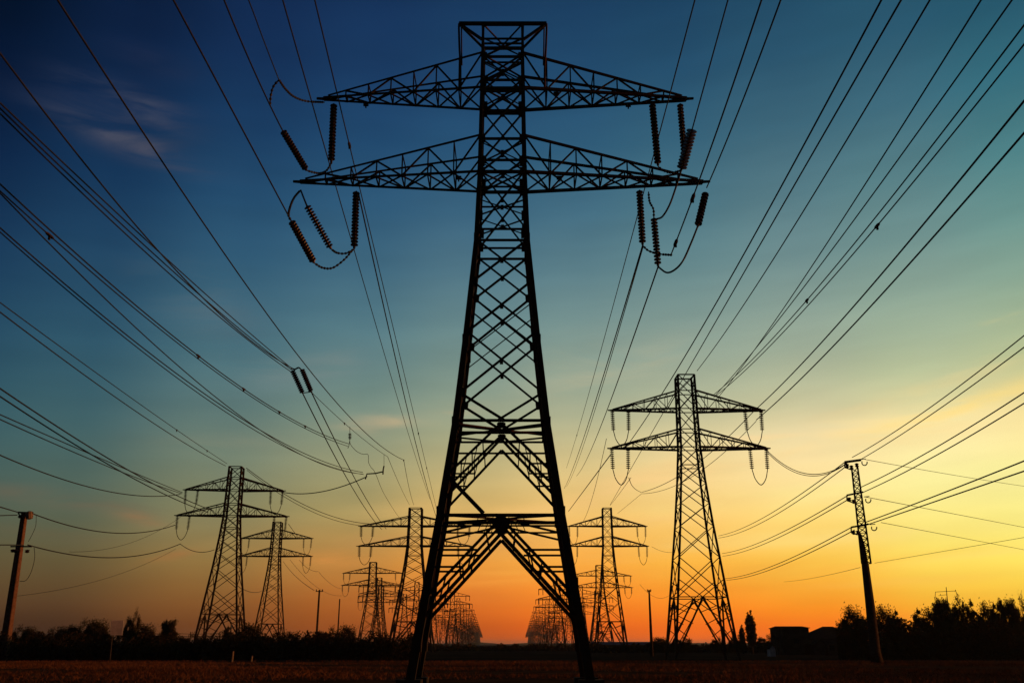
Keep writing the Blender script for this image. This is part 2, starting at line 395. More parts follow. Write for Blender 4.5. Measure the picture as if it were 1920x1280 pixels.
for sy_ in (-1, 1):
    m = MB(); face_brace(lambda s, z: Vector((s * (interp(WT, z) / 2 - .05), sy_ * interp(DT, z) / 2, z)), m)
    if sy_ == -1: m.bar(C(-1, -1, yz(890)), Vector((-.9, -interp(DT, yz(962)) / 2, yz(962))), .2, prof='L')
    m.build('face_bracing', STEEL, root)
for sx_ in (-1, 1):
    m = MB(); zs = [.6, 4.5, 8.4, 10.8, 13.3, 15.8, 18.2, 20.4, 22.4, 24.2, 25.8, 27.2, 28.6, 31, 32.7, 34.4, 36.8, 39.0]
    for i, (a, b) in enumerate(zip(zs, zs[1:])):
        m.bar(C(sx_, -1, a), C(sx_, 1, b), .11, prof='L'); m.bar(C(sx_, 1, a), C(sx_, -1, b), .11, prof='L'); 
        if i: m.bar(C(sx_, -1, a), C(sx_, 1, a), .11)
    m.build('side_bracing', STEEL, root)
for z in (8.4, 13.3, 28.6, 34.4, 36.8):     # plan bracing
    m = MB(); m.bar(C(-1, -1, z), C(1, 1, z), .09); m.bar(C(1, -1, z), C(-1, 1, z), .09); m.build('plan_bracing', STEEL, root)
def crossarm(m, zb, zt, L, s, W0, D0, n=7, w=.2, tip=.45, cw=.24, lace=.11, Dt=.3, Wt=None):
    # bottom: two chords meeting at the tip; top: two chords sloping down to it
    B = lambda t, q: Vector((s * (W0 / 2 + (L - W0 / 2) * t), q * (D0 / 2 * (1 - t) + Dt / 2 * t), zb))
    T = lambda t, q: Vector((s * (W0 / 2 + (L - W0 / 2) * t), q * (D0 / 2 * (1 - t) + Dt / 2 * t), zt + (zb + .12 - zt) * min(1, t / .97)))
    for q in (-1, 1):
        m.bar(B(0, q), B(1, q), cw, cw * .8, 'L'); m.bar(T(0, q), T(.97, q), w, w * .8, 'L')
        ts = [i / n for i in range(n + 1)]
        for i in range(n):
            a, b = ts[i], ts[i + 1]
            if i: m.bar(B(a, q), T(a, q), lace)
            if i < n - 1: 
                if i % 2 == 0: m.bar(T(a, q), B(b, q), lace * 1.15)
                else: m.bar(B(a, q), T(b, q), lace * 1.15)
    for i in range(n):
        a, b = i / n, (i + 1) / n
        m.bar(B(a, -1), B(b, 1), lace); m.bar(B(a, 1), B(b, -1), lace); m.bar(B(b, -1), B(b, 1), lace)
        if i % 2 and i < n - 1: m.bar(T(a, -1), T(a, 1), lace * .8)
    m.bar(B(.97, 0), B(1, 0) + Vector((s * tip, 0, .05)), .22, .16)
for zb, zt, Ls in ((34.4, 36.9, {-1: 11.2, 1: 11.5}), (28.6, 31.05, {-1: 12.25, 1: 12.15})):
    for s in (-1, 1):
        m = MB(); crossarm(Thin(m, .72), zb, zt, Ls[s], s, interp(WT, zb), interp(DT, zb)); m.build('crossarm', STEEL, root)
# top frame with hanging earthing loops
m = MB(); zt = 39.05; e = 2.75
yf = -1.27
m.bar((-e, yf, zt), (e, yf, zt), .19); m.bar((-1.27, 1.24, zt), (1.27, 1.24, zt), .16); m.bar((-1.27, 0, zt - .55), (1.27, 0, zt - .55), .1)
for s in (-1, 1):
    m.bar((s * e, yf, zt), (s * 1.3, yf, yz(68)), .15); m.bar((s * e, yf, zt - .02), (s * 1.3, 1.2, zt - .02), .12)
    m.bar((s * 1.27, yf, zt - .03), (s * 1.27, 1.24, zt - .03), .14); m.bar((s * 1.27, yf, zt), (-s * .2, 1.24, zt), .08)
m.build('top_frame', STEEL, root)
for s in (-1, 1):
    m = MB(); m.tube(spline([(s * e, yf, zt), (s * e, yf, 38.6), (s * (e - .06), yf + .05, 37.2), (s * (e - .14), -1.2, 35.9), (s * (e - .16), -1.15, 34.5)], 5), .065, 6)
    m.tube(spline([(s * (e - .14), -1.1, zt), (s * (e - .18), -1.1, 37.4), (s * (e - .22), -1.1, 36.1)], 5), .045, 6)
    m.build('earthing_loop', STEEL, root)
# insulator strings
STR = [((626,194,50),(621,306,50),.25,24), ((530,245,44),(575,320,46.6),.22,21), ((668,358,50),(664,467,50),.25,24),
       ((575,385,46),(621,467,48),.23,22), ((546,414,44.5),(589,493,47),.23,22),
       ((1223,194,50),(1234,312,50),.25,25), ((1275,194,50),(1284,300,50),.23,23), ((1298,242,46),(1277,320,48),.34,18),
       ((1199,356,50),(1205,460,50),.24,23), ((1226,408,49),(1234,500,49),.23,20), ((1323,362,50),(1308,425,49.2),.25,15)]
for a, b, r, n in STR:
    m = MB(); insulator(m, atD(*a), atD(*b), r * .92, int(n * .72)); m.build_rel('insulator_string', PORC, root)
CH = [[(575,320,46.6),(598,325,48.5),(612,320,49.6),(621,306,50)], [(621,467,48),(632,474,49),(648,475,49.6),(664,467,50)],
      [(589,493,47),(605,502,48),(624,502,49),(645,487,49.5),(660,470,50)], [(563,357,50),(552,370,49),(545,385,47),(541,403,44.5),(546,414,44.5)],
      [(608,192,50),(575,190,48),(552,182,46),(536,168,44.5),(523,150,43)], [(523,150,43),(513,162,43.3),(508,178,43.6),(506,198,43.6)],
      [(1234,312,50),(1244,320,49.6),(1258,324,49),(1277,320,48)], [(1205,460,50),(1216,470,49.6),(1235,476,49),(1258,478,48)],
      [(1216,360,50),(1218,378,49.6),(1225,392,49.2),(1226,408,49)], [(1277,320,48),(1266,355,48.2),(1255,385,48.5),(1242,406,48.8),(1230,411,49)],
      [(1308,425,49.2),(1296,455,48.6),(1281,488,48.2),(1266,505,48.4),(1250,511,48.8),(1234,500,49)], [(564,357,50),(569,370,47.6),(575,385,46)]]
for i, c in enumerate(CH):
    m = MB(); P = [atD(*p) for p in c]
    if i in (9, 10, 11): m.tube(spline(P, 6), .055, 6)
    else: chain(m, P)
    m.build_rel('jumper_cable', WIRE, root)
for a in ((-8.6, .3, 34.22), (-2.6, -.9, 28.42), (3.4, -.9, 28.42), (7.9, .4, 34.22), (3.3, -.9, 34.22)):
    m = MB(); a = Vector(a); m.box(a - Vector((.16, .05, .12)), a + Vector((.16, .05, .1))); m.box(a - Vector((.04, .05, .25)), a + Vector((.04, .05, -.11))); m.build('bolted_clamp', STEEL, root)

# ---------------------------------------------------------------- middle-distance pylons
WM = [(0, 9.2), (8, 7.3), (13, 6.1), (18, 4.9), (24, 3.7), (28.6, 3.0), (39.3, 2.65)]
def make_pylon(lw, bw, cw, name='lattice_pylon', detail=2, LU=12.1, LL=12.3):
    rt = empty(name)
    Cn = lambda sx_, sy_, z: Vector((sx_ * interp(WM, z) / 2, sy_ * interp(WM, z) / 2, z))
    zs = [0, 8, 13, 18, 24, 28.6, 39.3]
    for sx_ in (-1, 1):
        for sy_ in (-1, 1):
            m = MB()
            for a, b in zip(zs, zs[1:]): m.bar(Cn(sx_, sy_, a), Cn(sx_, sy_, b), lw, lw * .97)
            m.build('leg', STEEL, rt)
    P = [8, 13.2, 17.4, 20.6, 23.4, 26, 28.6, 31.2, 34.2, 36.9, 39.3]
    for f in range(4):
        m = MB()
        def Q(s, z, f=f):
            h = interp(WM, z) / 2; return [Vector((s * h, -h, z)), Vector((h, s * h, z)), Vector((s * h, h, z)), Vector((-h, s * h, z))][f]
        for i, (a, b) in enumerate(zip(P, P[1:])):
            m.bar(Q(-1, a), Q(1, b), bw); m.bar(Q(1, a), Q(-1, b), bw)
            if a in (8, 26) or a >= 28.6: m.bar(Q(-1, a), Q(1, a), bw * 1.1)
            if detail > 2 and b < 30:
                c = (Q(-1, a) + Q(1, a) + Q(-1, b) + Q(1, b)) / 4
                for s in (-1, 1): m.bar(Q(s, (a + b) / 2), c, bw * .6)
        m.bar(Q(-1, 39.3), Q(1, 39.3), bw * 1.5)
        for s in (-1, 1):
            m.bar(Q(0, 8), Q(s, .4), bw * 2.0); m.bar(Q(0, 7.6), Q(s, 1.6), bw * .9)
            for z, t in ((6.2, .25), (4.6, .45), (3, .62)):
                m.bar(Q(s, z + 1.0), Q(s * (8 - z) / 8, z), bw * .9)
            if detail > 1:
                m.bar(Q(0, 8), Q(s, 10.3), bw); m.bar(Q(0, 8), Q(s, 5.6), bw)
        m.build('face_bracing', STEEL, rt)
    for zb, zt, L in ((34.2, 36.9, LU), (28.6, 31.2, LL)):
        for s in (-1, 1):
            m = MB(); crossarm(m, zb, zt, L, s, interp(WM, zb), interp(WM, zb), 6, cw * .8, .4, cw, bw * .75); m.build('crossarm', STEEL, rt)
            xs = (L - .3, L - 2.9); dz = -3.0; xo = -.25
            for x, o in zip(xs, (-.15, .15)):
                m = MB(); insulator(m, (s * x, 0, zb - .1), (s * (x + o * .6), 0, zb - 3.1), max(.34, bw * 2.5), 10, 8); m.build('insulator_string', PORC, rt)
            m = MB(); m.tube(spline([(s * (xs[0] - .1), 0, zb - 3.1), (s * (xs[0] - .5), 0, zb - 4.4), (s * (xs[0] - 1.3), 0, zb - 5.2), (s * (xs[0] - 2.1), 0, zb - 4.4), (s * (xs[1] + .1), 0, zb - 3.1)], 5), max(.07, bw * .4), 5)
            m.build('jumper_cable', WIRE, rt)
    return rt
p1 = make_pylon(.30, .115, .30, LU=12.3, LL=12.6)
p1.scale = (.9, .9, 1); p1.location = (25.35, 130, 0); tag(p1, 'tall lattice pylon against the yellow glow, right of the huge centre pylon', 'pylon')
near = []
def cp(src, loc, label, sc=(1, 1, 1), rz=0, group=None):
    o = copy_tree(src); o.location = loc; o.scale = sc; o.rotation_euler = (0, 0, R(rz)); o['label'] = label
    if group: o['group'] = group
    return o
p2 = make_pylon(.36, .12, .32, LU=10.8, LL=12.0)
p2.location = (-61.2, 203, 0); p2.rotation_euler = (0, 0, R(4)); tag(p2, 'nearer and larger of the two lattice pylons rising from the dark bushes on the left', 'pylon')
p3 = make_pylon(.36, .13, .36, detail=1)
p3.location = (-27.8, 268, 0); p3.scale = (1.32, 1.1, 1); tag(p3, 'wide lattice pylon partly hidden behind the left leg of the huge centre pylon', 'pylon')
cp(p3, (-75.5, 300, 0), 'smaller lattice pylon just right of the bigger one in the bushes on the left', (.95, .95, 1))
cp(p3, (27.4, 268, 0), 'lattice pylon against orange sky just outside the right leg of the huge centre pylon', (.93, .93, 1))
cp(p3, (-66.5, 452, 0), 'faint lattice pylon with its lower arms just above the left bushes, beside the wide pylon', (1.18, 1, 1))
cp(p3, (43.5, 470, 0), 'faint wide pylon showing through the legs of the pylon outside the right leg', (1.3, .95, 1))
cp(p3, (-88, 640, 0), 'smallest faint pylon overlapping the two faint ones left of the wide pylon', (1.25, 1, 1))

# far rows: one light mesh each
def far_mesh(lw, bw):
    m = MB(); Cn = lambda sx_, sy_, z: Vector((sx_ * interp(WM, z) / 2, sy_ * interp(WM, z) / 2, z))
    zs = [0, 8, 18, 28.6, 39.3]; P = [0, 8, 13, 18, 22, 25.5, 28.6, 34.2, 39.3]
    for q in (-1, 1):
        for s in (-1, 1):
            for a, b in zip(zs, zs[1:]): m.bar(Cn(s, q, a), Cn(s, q, b), lw)
        for a, b in zip(P, P[1:]):
            m.bar(Cn(-1, q, a), Cn(1, q, b), bw); m.bar(Cn(1, q, a), Cn(-1, q, b), bw); m.bar(Cn(-1, q, b), Cn(1, q, b), bw)
            m.bar(Cn(q, -1, a), Cn(q, 1, b), bw); m.bar(Cn(q, 1, a), Cn(q, -1, b), bw)
    for zb, zt, L in ((34.2, 36.9, 12.1), (28.6, 31.2, 12.3)):
        for s in (-1, 1):
            for q in (-1, 1):
                m.bar((s * 1.3, q * 1.3, zb), (s * L, 0, zb), lw * 1.1); m.bar((s * 1.3, q * 1.3, zt), (s * L, 0, zb + .2), lw * .8)
                for t in (.25, .5, .75):
                    x = s * (1.3 + (L - 1.3) * t); y = q * 1.3 * (1 - t)
                    m.bar((x, y, zb), (x, y, zt + (zb - zt) * t), bw)
            for x in (L - .2, L - 2.8): m.bar((s * x, 0, zb), (s * x, 0, zb - 3.3), .4)
    return m.mesh('far_pylon', STEEL)
FM = far_mesh(.34, .14); FM2 = far_mesh(.5, .22)
ORD = 'first second third fourth fifth sixth seventh eighth ninth tenth eleventh twelfth thirteenth fourteenth fifteenth sixteenth seventeenth eighteenth nineteenth twentieth twenty-first twenty-second twenty-third twenty-fourth'.split()
def row(fn, n, D0, step, what, grp):
    for k in range(n):
        D = D0 + step * k
        o = link('lattice_pylon', FM if k < 6 else FM2, None, (fn(D), D, 0))
        lab = (('nearest' if k == 0 else 'farthest' if k == n - 1 else ORD[k] + ' nearest') + ' tiny pylon of ' + what)
        tag(o, lab, 'pylon', grp)
row(lambda D: -42 - (D - 680) * .0275, 24, 672, 140, 'the distant row bordering the left of the orange gap', 'distant pylons left of the orange gap')
row(lambda D: -80 - (D - 620) * .03, 20, 560, 186, 'the outer distant row left of the orange gap', 'distant pylons farther left of the gap')
row(lambda D: 28.5 + (D - 594) * .0114, 24, 590, 140, 'the distant row bordering the right of the orange gap', 'distant pylons right of the orange gap')
row(lambda D: 62 + (D - 700) * .022, 20, 700, 186, 'the outer distant row right of the orange gap', 'distant pylons farther right of the gap')

row(lambda D: -60 - (D - 600) * .028, 14, 600, 200, 'the row behind the huge pylon\'s left leg', 'distant pylons behind the left leg')
row(lambda D: 46 + (D - 640) * .016, 14, 640, 200, 'the row beside the huge pylon\'s right leg', 'distant pylons beside the right leg')

# ---------------------------------------------------------------- power lines
def wire(label, pts, grp, r=.03, e0=0.0, e1=0.0, n=44, clamps=()):
    if 'faint' not in label and 'thin' not in label: r *= 1.32
    A, B = at(pts[0]), at(pts[-1]); dx, dy = B.x - A.x, B.y - A.y; num = den = 0.0
    for p in pts[1:-1]:
        ry = ray(p[0], p[1]); det = ry.x * (-dy) + dx * ry.y
        if abs(det) < 1e-6: continue
        s = (A.x * (-dy) + dx * A.y) / det; t = (ry.x * A.y - ry.y * A.x) / det
        if not (0.02 < t < .98) or s <= 0: continue
        z = EYE + s * ry.z; zl = A.z + (B.z - A.z) * t; w = 4 * t * (1 - t)
        wt = 1 / (s * s); num += wt * w * (z - zl); den += wt * w * w
    c = num / den if den else 0
    c = min(c, 0.0)
    f = lambda t: Vector((A.x + dx * t, A.y + dy * t, A.z + (B.z - A.z) * t + c * 4 * t * (1 - t)))
    # sample evenly in view angle as well as in length
    T = [-e0 + (1 + e0 + e1) * (i / n) for i in range(n + 1)]
    m = MB(); m.tube([f(t) for t in T], r, 5); o = m.build('power_line', WIRE, smooth=True)
    tag(o, label, 'power line', grp)
    for (px, py) in clamps:
        t = min((i / 400 for i in range(401)), key=lambda t: (Vector(proj(f(t))) - Vector((px, py))).length)
        mb = MB(); d = (f(t + .002) - f(t)).normalized(); k = min(r, .045) / .03
        mb.lathe(f(t) - d * .35 * k, f(t) + d * .35 * k, [(0, .03 * k), (.25, .075 * k), (.75, .075 * k), (1, .03 * k)], 6)
        mb.bar(f(t) - Vector((0, 0, .2 * k)), f(t) + Vector((0, 0, .04)), .08 * k)
        mb.build('clamp', STEEL, o)
    return o
def cable(label, pts, grp=None, r=.04, name='power_line', cat='power line', k=8):
    m = MB(); m.tube(spline([at(p) for p in pts], k), r, 5); o = m.build(name, WIRE, smooth=True); tag(o, label, cat, grp); return o
GC = 'cables overhead on the left of the huge pylon'
GL = 'cables fanning from the top left'
GR = 'cables overhead on the right of the huge pylon'
GF = 'cables fanning from the top right'
X0 = .9
wire('cable ending at the slanted insulator below the huge pylon\'s left upper arm tip', [(420,0,'z29.5'),(468,110),(505,200),(530,245,44)], GC, e0=2.5)
cable('short cable ending in the knob left of the upper arm tip of the huge pylon', [(340,-300,'z29'),(405,-150,'z29.2'),(466,0,'z29.6'),(494,75,'z30'),(523,150,43)], GC, .03)
wire('cable passing behind the left upper arm tip and down the huge pylon\'s left insulators', [(530,0,'z33'),(612,240),(624,303),(655,390),(664,467),(715,690),(762,840),(806,935,260)], GC, e0=.6)
wire('cable nearest the huge pylon on its left, passing behind both left arms', [(590,0,'z34'),(655,200),(680,270),(712,450),(748,655),(790,810),(826,985,268)], GC, e0=.6, clamps=[(680,270),(790,810),(807,875)])
wire('cable from under the left lower arm of the huge pylon down to the wide pylon', [(672,362,50),(715,570),(762,770),(800,890),(834,1005,268)], GC, .035)
wire('cable from the top edge to the lowest left insulator string of the huge pylon', [(325,0,'z26'),(440,205),(546,414,44.5)], GC, e0=2)
wire('long lone cable from the top left down to the knob above the wide pylon', [(108,0,'z30'),(270,275),(382,420),(480,560),(560,670),(640,755),(700,810),(757,862,170)], GL, .04, e0=.5, clamps=[(757,862)])
wire('thin drop from the knob above the wide pylon down to its top', [(757,862,170),(764,900),(776,946,266)], GL, .05)
wire('steep cable above the bundle of three reaching the pair of insulators on the left', [(0,100,'z30'),(128,262),(263,420),(355,545),(450,625),(548,690,99)], GL, .04, e0=.5)
wire('upper cable of the bundle of three reaching the pair of insulators on the left', [(0,193,'z28'),(212,398),(385,546),(549,692,99)], GL, .035, e0=.5)
wire('middle cable of the bundle of three reaching the pair of insulators on the left', [(0,203,'z28'),(205,404),(382,555),(548,694,99.4)], GL, .035, e0=.5)
wire('lower cable of the bundle of three reaching the pair of insulators on the left', [(0,213,'z28'),(198,408),(378,562),(546,697,99.8)], GL, .035, e0=.5)
wire('topmost cable from the left edge sagging to the hanging rod above the wide pylon', [(0,345,'z28'),(60,400),(167,497),(310,617),(373,667),(457,728),(523,772),(600,817),(655,832,140)], GL, .04, e0=.4, clamps=[(373,667),(457,728),(523,772),(572,800)])
wire('second cable from the left edge sagging to the hanging rod above the wide pylon', [(0,358,'z28'),(92,442),(277,597),(373,672),(467,740),(593,819),(652,836,141)], GL, .035, e0=.4, clamps=[(92,442)])
wire('cable crossing below the others from the left edge towards the rod under the insulator pair', [(0,362,'z27'),(38,400),(100,460),(173,530),(250,600),(333,687),(417,763),(507,818),(569,857),(640,883),(680,888,157)], GL, .035, e0=.4)
wire('upper of two close cables from the left edge sagging under the insulator pair', [(0,427,'z28'),(100,503),(200,587),(283,657),(360,720),(417,762),(459,790),(512,826),(569,857),(611,874),(680,885,157)], GL, .04, e0=.4)
wire('lower of two close cables from the left edge sagging under the insulator pair', [(0,435,'z28'),(100,515),(200,595),(283,664),(360,728),(459,796),(512,831),(569,862),(611,880),(682,889,157.6)], GL, .035, e0=.4)
wire('upper of two cables from the left edge down to the top of the left pylon', [(0,567,'z31'),(133,663),(233,737),(333,807),(388,845),(426,869,202)], GL, .04, e0=.4, clamps=[(331,807),(388,845)])
wire('lower of two cables from the left edge down to the top of the left pylon', [(0,585,'z31'),(133,683),(233,757),(333,822),(423,873,202)], GL, .05, e0=.4)
wire('thick upper cable from the left edge passing the left pylon upper arm tip', [(0,728,'z27'),(45,760),(150,827),(215,870),(265,892),(342,930),(400,957,201)], GL, .065, e0=.5)
wire('thick lower cable from the left edge passing the left pylon upper arm tip', [(0,743,'z27'),(24,760),(140,835),(215,879),(275,907),(337,937),(390,960,201)], GL, .065, e0=.5)
wire('flatter cable merging into the thick pair before the left pylon, upper one', [(0,777,'z27'),(100,820),(175,854),(262,890),(342,923,203)], GL, .055, e0=.5)
wire('flatter cable merging into the thick pair before the left pylon, lower one', [(0,786,'z26'),(112,837),(175,862),(215,879),(275,903),(341,925,203)], GL, .055, e0=.5)
wire('lone sagging cable from the left edge to the upper arm tip of the left pylon', [(0,853,'z23'),(112,896),(212,922),(275,931),(338,926,203)], GL, .06, e0=.5)
wire('upper cable reaching the left concrete pole from the left edge', [(0,950,112),(34,960,129)], 'cables at the left concrete pole', .06, e0=2)
wire('lower cable reaching the top of the left concrete pole from the left edge', [(0,966,118),(32,965,129)], 'cables at the left concrete pole', .05, e0=2)
wire('sagging cable from the left concrete pole\'s top to the left pylon\'s lower arm', [(60,962,130),(112,982),(225,998),(290,994),(330,983,203)], 'cables at the left concrete pole', .065)
wire('sagging cable from the middle of the left concrete pole to the left pylon insulators', [(52,1021,130),(130,1036),(225,1045),(290,1037),(338,1019,203)], 'cables at the left concrete pole', .065)
wire('cable from the left edge to the middle of the left concrete pole', [(0,1021,120),(40,1021,129.5)], 'cables at the left concrete pole', .055, e0=2)
wire('faint low cable rising from the left concrete pole towards the left pylon', [(20,1118,130),(120,1103),(240,1070),(330,1028,203)], 'cables at the left concrete pole', .03)
wire('faint slack cable between the two long sags left of the left pylon', [(130,1034,150),(220,1022),(300,996),(342,966,203)], 'cables at the left concrete pole', .03)
wire('short sagging cable from the left pylon insulators into its own body', [(338,1019,203),(365,1033),(402,1030,200)], 'cables at the left pylon', .05)
wire('upper sagging cable from the left pylon top to the wide pylon upper arm', [(462,877,203),(498,901),(569,946),(653,976),(706,982,266)], 'cables at the left pylon', .06)
wire('lower sagging cable from the left pylon top to the wide pylon upper arm', [(463,881,203),(500,906),(569,952),(650,981),(700,986,266)], 'cables at the left pylon', .05)
wire('grey cable sagging from the left pylon\'s upper arm to the rod in mid air', [(524,921,203),(557,927),(608,920),(659,904),(688,893,157)], 'cables at the left pylon', .07)
wire('left cable of the pair from the insulator pair down to the wide pylon', [(568,738,101.5),(597,797),(639,873),(681,949),(716,992,266)], GL, .055)
wire('right cable of the pair from the insulator pair down to the wide pylon', [(584,735,101.5),(625,820),(667,899),(724,991,266)], GL, .055)
wire('thin cable from the insulator pair to the kink above the wide pylon', [(584,735,101.5),(646,793),(681,823),(727,856,150)], GL, .035, clamps=[(646,793)])
wire('thin drop from the kink above the wide pylon down to its upper arm', [(727,856,150),(745,899),(768,946,266)], GL, .04)
cable('slack loop hanging from a thin cable over the wide pylon\'s left arm', [(656,800,140),(656,818,140),(657,832,140),(668,845,141),(680,851,142),(690,852,142),(691,866,143),(696,876,145),(704,887,150),(720,925,190),(745,965,240),(757,978,266)], 'cables at the wide pylon', .04)
cable('bent end of a cable hooked at the hanging rod over the wide pylon', [(652,840,140),(654,836,140),(656,825,140)], 'cables at the wide pylon', .05)
cable('thin drop holding the right end of the mid air rod over the wide pylon', [(720,852,152),(720,874,156)], 'cables at the wide pylon', .035)
m = MB(); A_ = [atD(685,898,157), atD(688,888,157), atD(704,887,157), atD(717,884,157), atD(718,888,157)]
m.tube(A_[:4], .12, 6); m.tube([atD(720,873,157), atD(718.5,880,157), atD(718,889,157)], .12, 6)
tag(m.build('strain_rod', STEEL), 'dark broken looking rod hanging in mid air above the wide pylon\'s left arm', 'cable fitting')
wire('cable sagging from the left pylon right lower arm tip to the second left pylon', [(541,982,202),(550,987),(556,1003,296)], 'cables at the second left pylon', .05)
wire('upper thin cable from the second left pylon down to the wooden pole', [(531,1052,299),(560,1085),(589,1106,185)], 'cables at the second left pylon', .05)
wire('lower thin cable from the second left pylon down past the wooden pole', [(544,1049,299),(572,1081),(600,1104),(641,1116,440)], 'cables at the second left pylon', .05)
wire('thin cable with a rod from the second left pylon towards the faint pylon', [(561,1049,299),(581,1067),(597,1071,300)], 'cables at the second left pylon', .05)
wire('thin steep cable from the hanging rod towards the faint pylon arm', [(598,1072,300),(612,1087),(641,1103,445)], 'cables at the second left pylon', .05)
wire('low slack cable between the left pylon and the second left pylon', [(456,1104,203),(475,1110),(491,1107,298)], 'cables at the left pylon', .05)
# right side
wire('inner cable right of the huge pylon, passing behind its upper right insulator string', [(1303,0,'z33'),(1236,240),(1195,395),(1168,500),(1126,672),(1084,816),(1062,877,266)], GR, e0=.6, clamps=[(1084,816)])
wire('cable running down from the lower right inner insulator string of the huge pylon', [(1205,460,50),(1190,500),(1155,622),(1108,784),(1074,879),(1058,915,262)], GR, .035)
wire('twin cable beside it running down from the lower right inner insulator string', [(1206,462,50),(1192,503),(1158,625),(1111,786),(1077,881),(1062,912,262)], GR, .025)
wire('cable running down from the lower right middle insulator string of the huge pylon', [(1234,500,49),(1190,622),(1135,780),(1100,860),(1081,892,258)], GR, .035)
wire('cable from the top edge touching the right upper arm tip of the huge pylon', [(1365,0,'z33.2'),(1330,100),(1305,190),(1298,242,46)], GR, e0=1.5)
wire('cable from the top edge passing the right lower arm tip to the chained clamps', [(1428,0,'z27'),(1370,170),(1310,340),(1275,440),(1258,478,50)], GR, e0=1.2, clamps=[(1300,372),(1266,455)])
wire('cable from the top edge ending at the right lower arm tip of the huge pylon', [(1464,0,'z28'),(1400,170),(1325,352,50)], GR, e0=1.2)
wire('leftmost of three parallel cables down to the right pylon', [(1653,0,'z31'),(1545,200),(1434,408),(1370,523),(1280,673),(1234,748),(1171,842,127)], GF, .04, e0=.6)
wire('middle of three parallel cables down to the right pylon', [(1690,0,'z31'),(1578,200),(1457,410),(1397,510),(1280,695),(1239,775),(1187,881),(1144,946,262)], GF, .04, e0=.6)
wire('rightmost of three parallel cables, ending at the right pylon top', [(1744,0,'z33'),(1625,200),(1496,410),(1413,547),(1307,695,129)], GF, .04, e0=.6)
wire('first of four converging cables to the right pylon upper arm, counted from the left', [(1840,0,'z30'),(1710,200),(1583,410),(1480,563),(1390,690),(1348,743,130)], GF, .035, e0=.6)
wire('second of four converging cables to the right pylon upper arm, counted from the left', [(1898,0,'z30'),(1740,218),(1600,410),(1493,560),(1413,663),(1342,740,130)], GF, .035, e0=.6)
wire('third of four converging cables to the right pylon upper arm, with small clamps', [(1920,48,'z29'),(1770,240),(1640,410),(1517,560),(1455,628),(1387,697),(1335,742,130)], GF, .035, e0=.5, clamps=[(1517,566)])
wire('fourth of four converging cables to the right pylon upper arm, with a star spacer', [(1920,84,'z29'),(1790,245),(1650,417),(1517,571),(1458,636),(1393,695),(1338,745,130)], GF, .035, e0=.5, clamps=[(1643,424)])
wire('upper of two wide cables from the right edge to the right pylon upper arm tip', [(1920,190,'z29'),(1742,409),(1600,577),(1500,682),(1415,769,130)], GF, .05, e0=.5)
wire('lower of two wide cables from the right edge to the right pylon upper arm tip', [(1920,250,'z28'),(1784,409),(1580,630),(1500,710),(1418,787,130)], GF, .05, e0=.5)
wire('upper cable running down left behind the right pylon from its right arm', [(1413,771,131),(1358,830),(1295,875),(1240,908),(1204,922,200)], 'cables at the right pylon', .045)
wire('lower cable running down left behind the right pylon from its right arm', [(1418,789,131),(1358,845),(1320,880),(1262,912),(1204,925,200)], 'cables at the right pylon', .035)
cable('small curl of cable below the lower left insulators of the right pylon', [(1179,895,130),(1184,908,140),(1192,917,160),(1203,923,200)], 'cables at the right pylon', .05)
wire('thin cable from the curl down towards the pylon outside the right leg', [(1203,925,200),(1182,942),(1158,962,266)], 'cables at the right pylon', .04)
wire('cable from the lower left arm tip of the right pylon down behind the huge leg', [(1145,852,130),(1110,895),(1066,958,262)], 'cables at the right pylon', .06)
wire('thin cable from the upper left arm of the right pylon down left', [(1137,822,130),(1124,881),(1102,958),(1084,986,264)], 'cables at the right pylon', .04)
wire('thin drop from the insulators down to the pylon outside the right leg', [(1183,895,131),(1165,920),(1144,947,265)], 'cables at the right pylon', .04)
wire('upper sagging cable from the right pylon arm tip to the lattice pole', [(1436,842,130),(1470,872),(1510,888),(1550,883),(1590,866,110)], 'cables at the lattice pole', .04)
wire('lower sagging cable from the right pylon arm tip to the lattice pole', [(1436,845,130),(1470,877),(1510,890),(1550,886),(1588,868,110)], 'cables at the lattice pole', .035)
GP = 'cables at the lattice pole'
def span(a, l, b, r=.045): wire(l, a, GP, r, e1=b)
span([(1584,866,110),(1503,926),(1400,985),(1347,1004,262)], 'left span of the top upper cable of the lattice pole', .0)
span([(1590,871,110),(1510,931),(1400,991),(1347,1008,262)], 'left span of the top lower cable of the lattice pole', .0)
span([(1590,928,110),(1503,978),(1400,1026),(1354,1037,262)], 'left span of the middle upper cable of the lattice pole', .0)
span([(1590,936,110),(1503,985),(1400,1032),(1355,1042,262)], 'left span of the middle lower cable of the lattice pole', .0)
span([(1600,986,110),(1503,1037),(1400,1076),(1360,1084,262)], 'left span of the bottom upper cable of the lattice pole', .0)
span([(1602,993,110),(1503,1043),(1400,1081),(1362,1087,262)], 'left span of the bottom lower cable of the lattice pole', .0)
span([(1598,857,110),(1629,840),(1660,819),(1790,731),(1920,629,62)], 'right span of the top upper cable of the lattice pole', .7, .035)
span([(1612,862,110),(1645,842),(1680,819),(1800,741),(1920,651,62)], 'right span of the top lower cable of the lattice pole', .7, .035)
span([(1612,914,110),(1752,841),(1787,819),(1920,736,66)], 'right span of the middle upper cable of the lattice pole', .7, .04)
span([(1615,924,110),(1780,841),(1813,819),(1920,756,66)], 'right span of the middle lower cable of the lattice pole', .7, .04)
span([(1622,979,110),(1709,946),(1800,912),(1920,864,66)], 'right span of the bottom upper cable of the lattice pole', .7, .045)
span([(1624,984,110),(1709,954),(1800,924),(1920,883,66)], 'right span of the bottom lower cable of the lattice pole', .7, .045)
span([(1622,861,110),(1709,878),(1836,897),(1920,911,170)], 'topmost thin cable running right and down from the lattice pole', .5, .035)
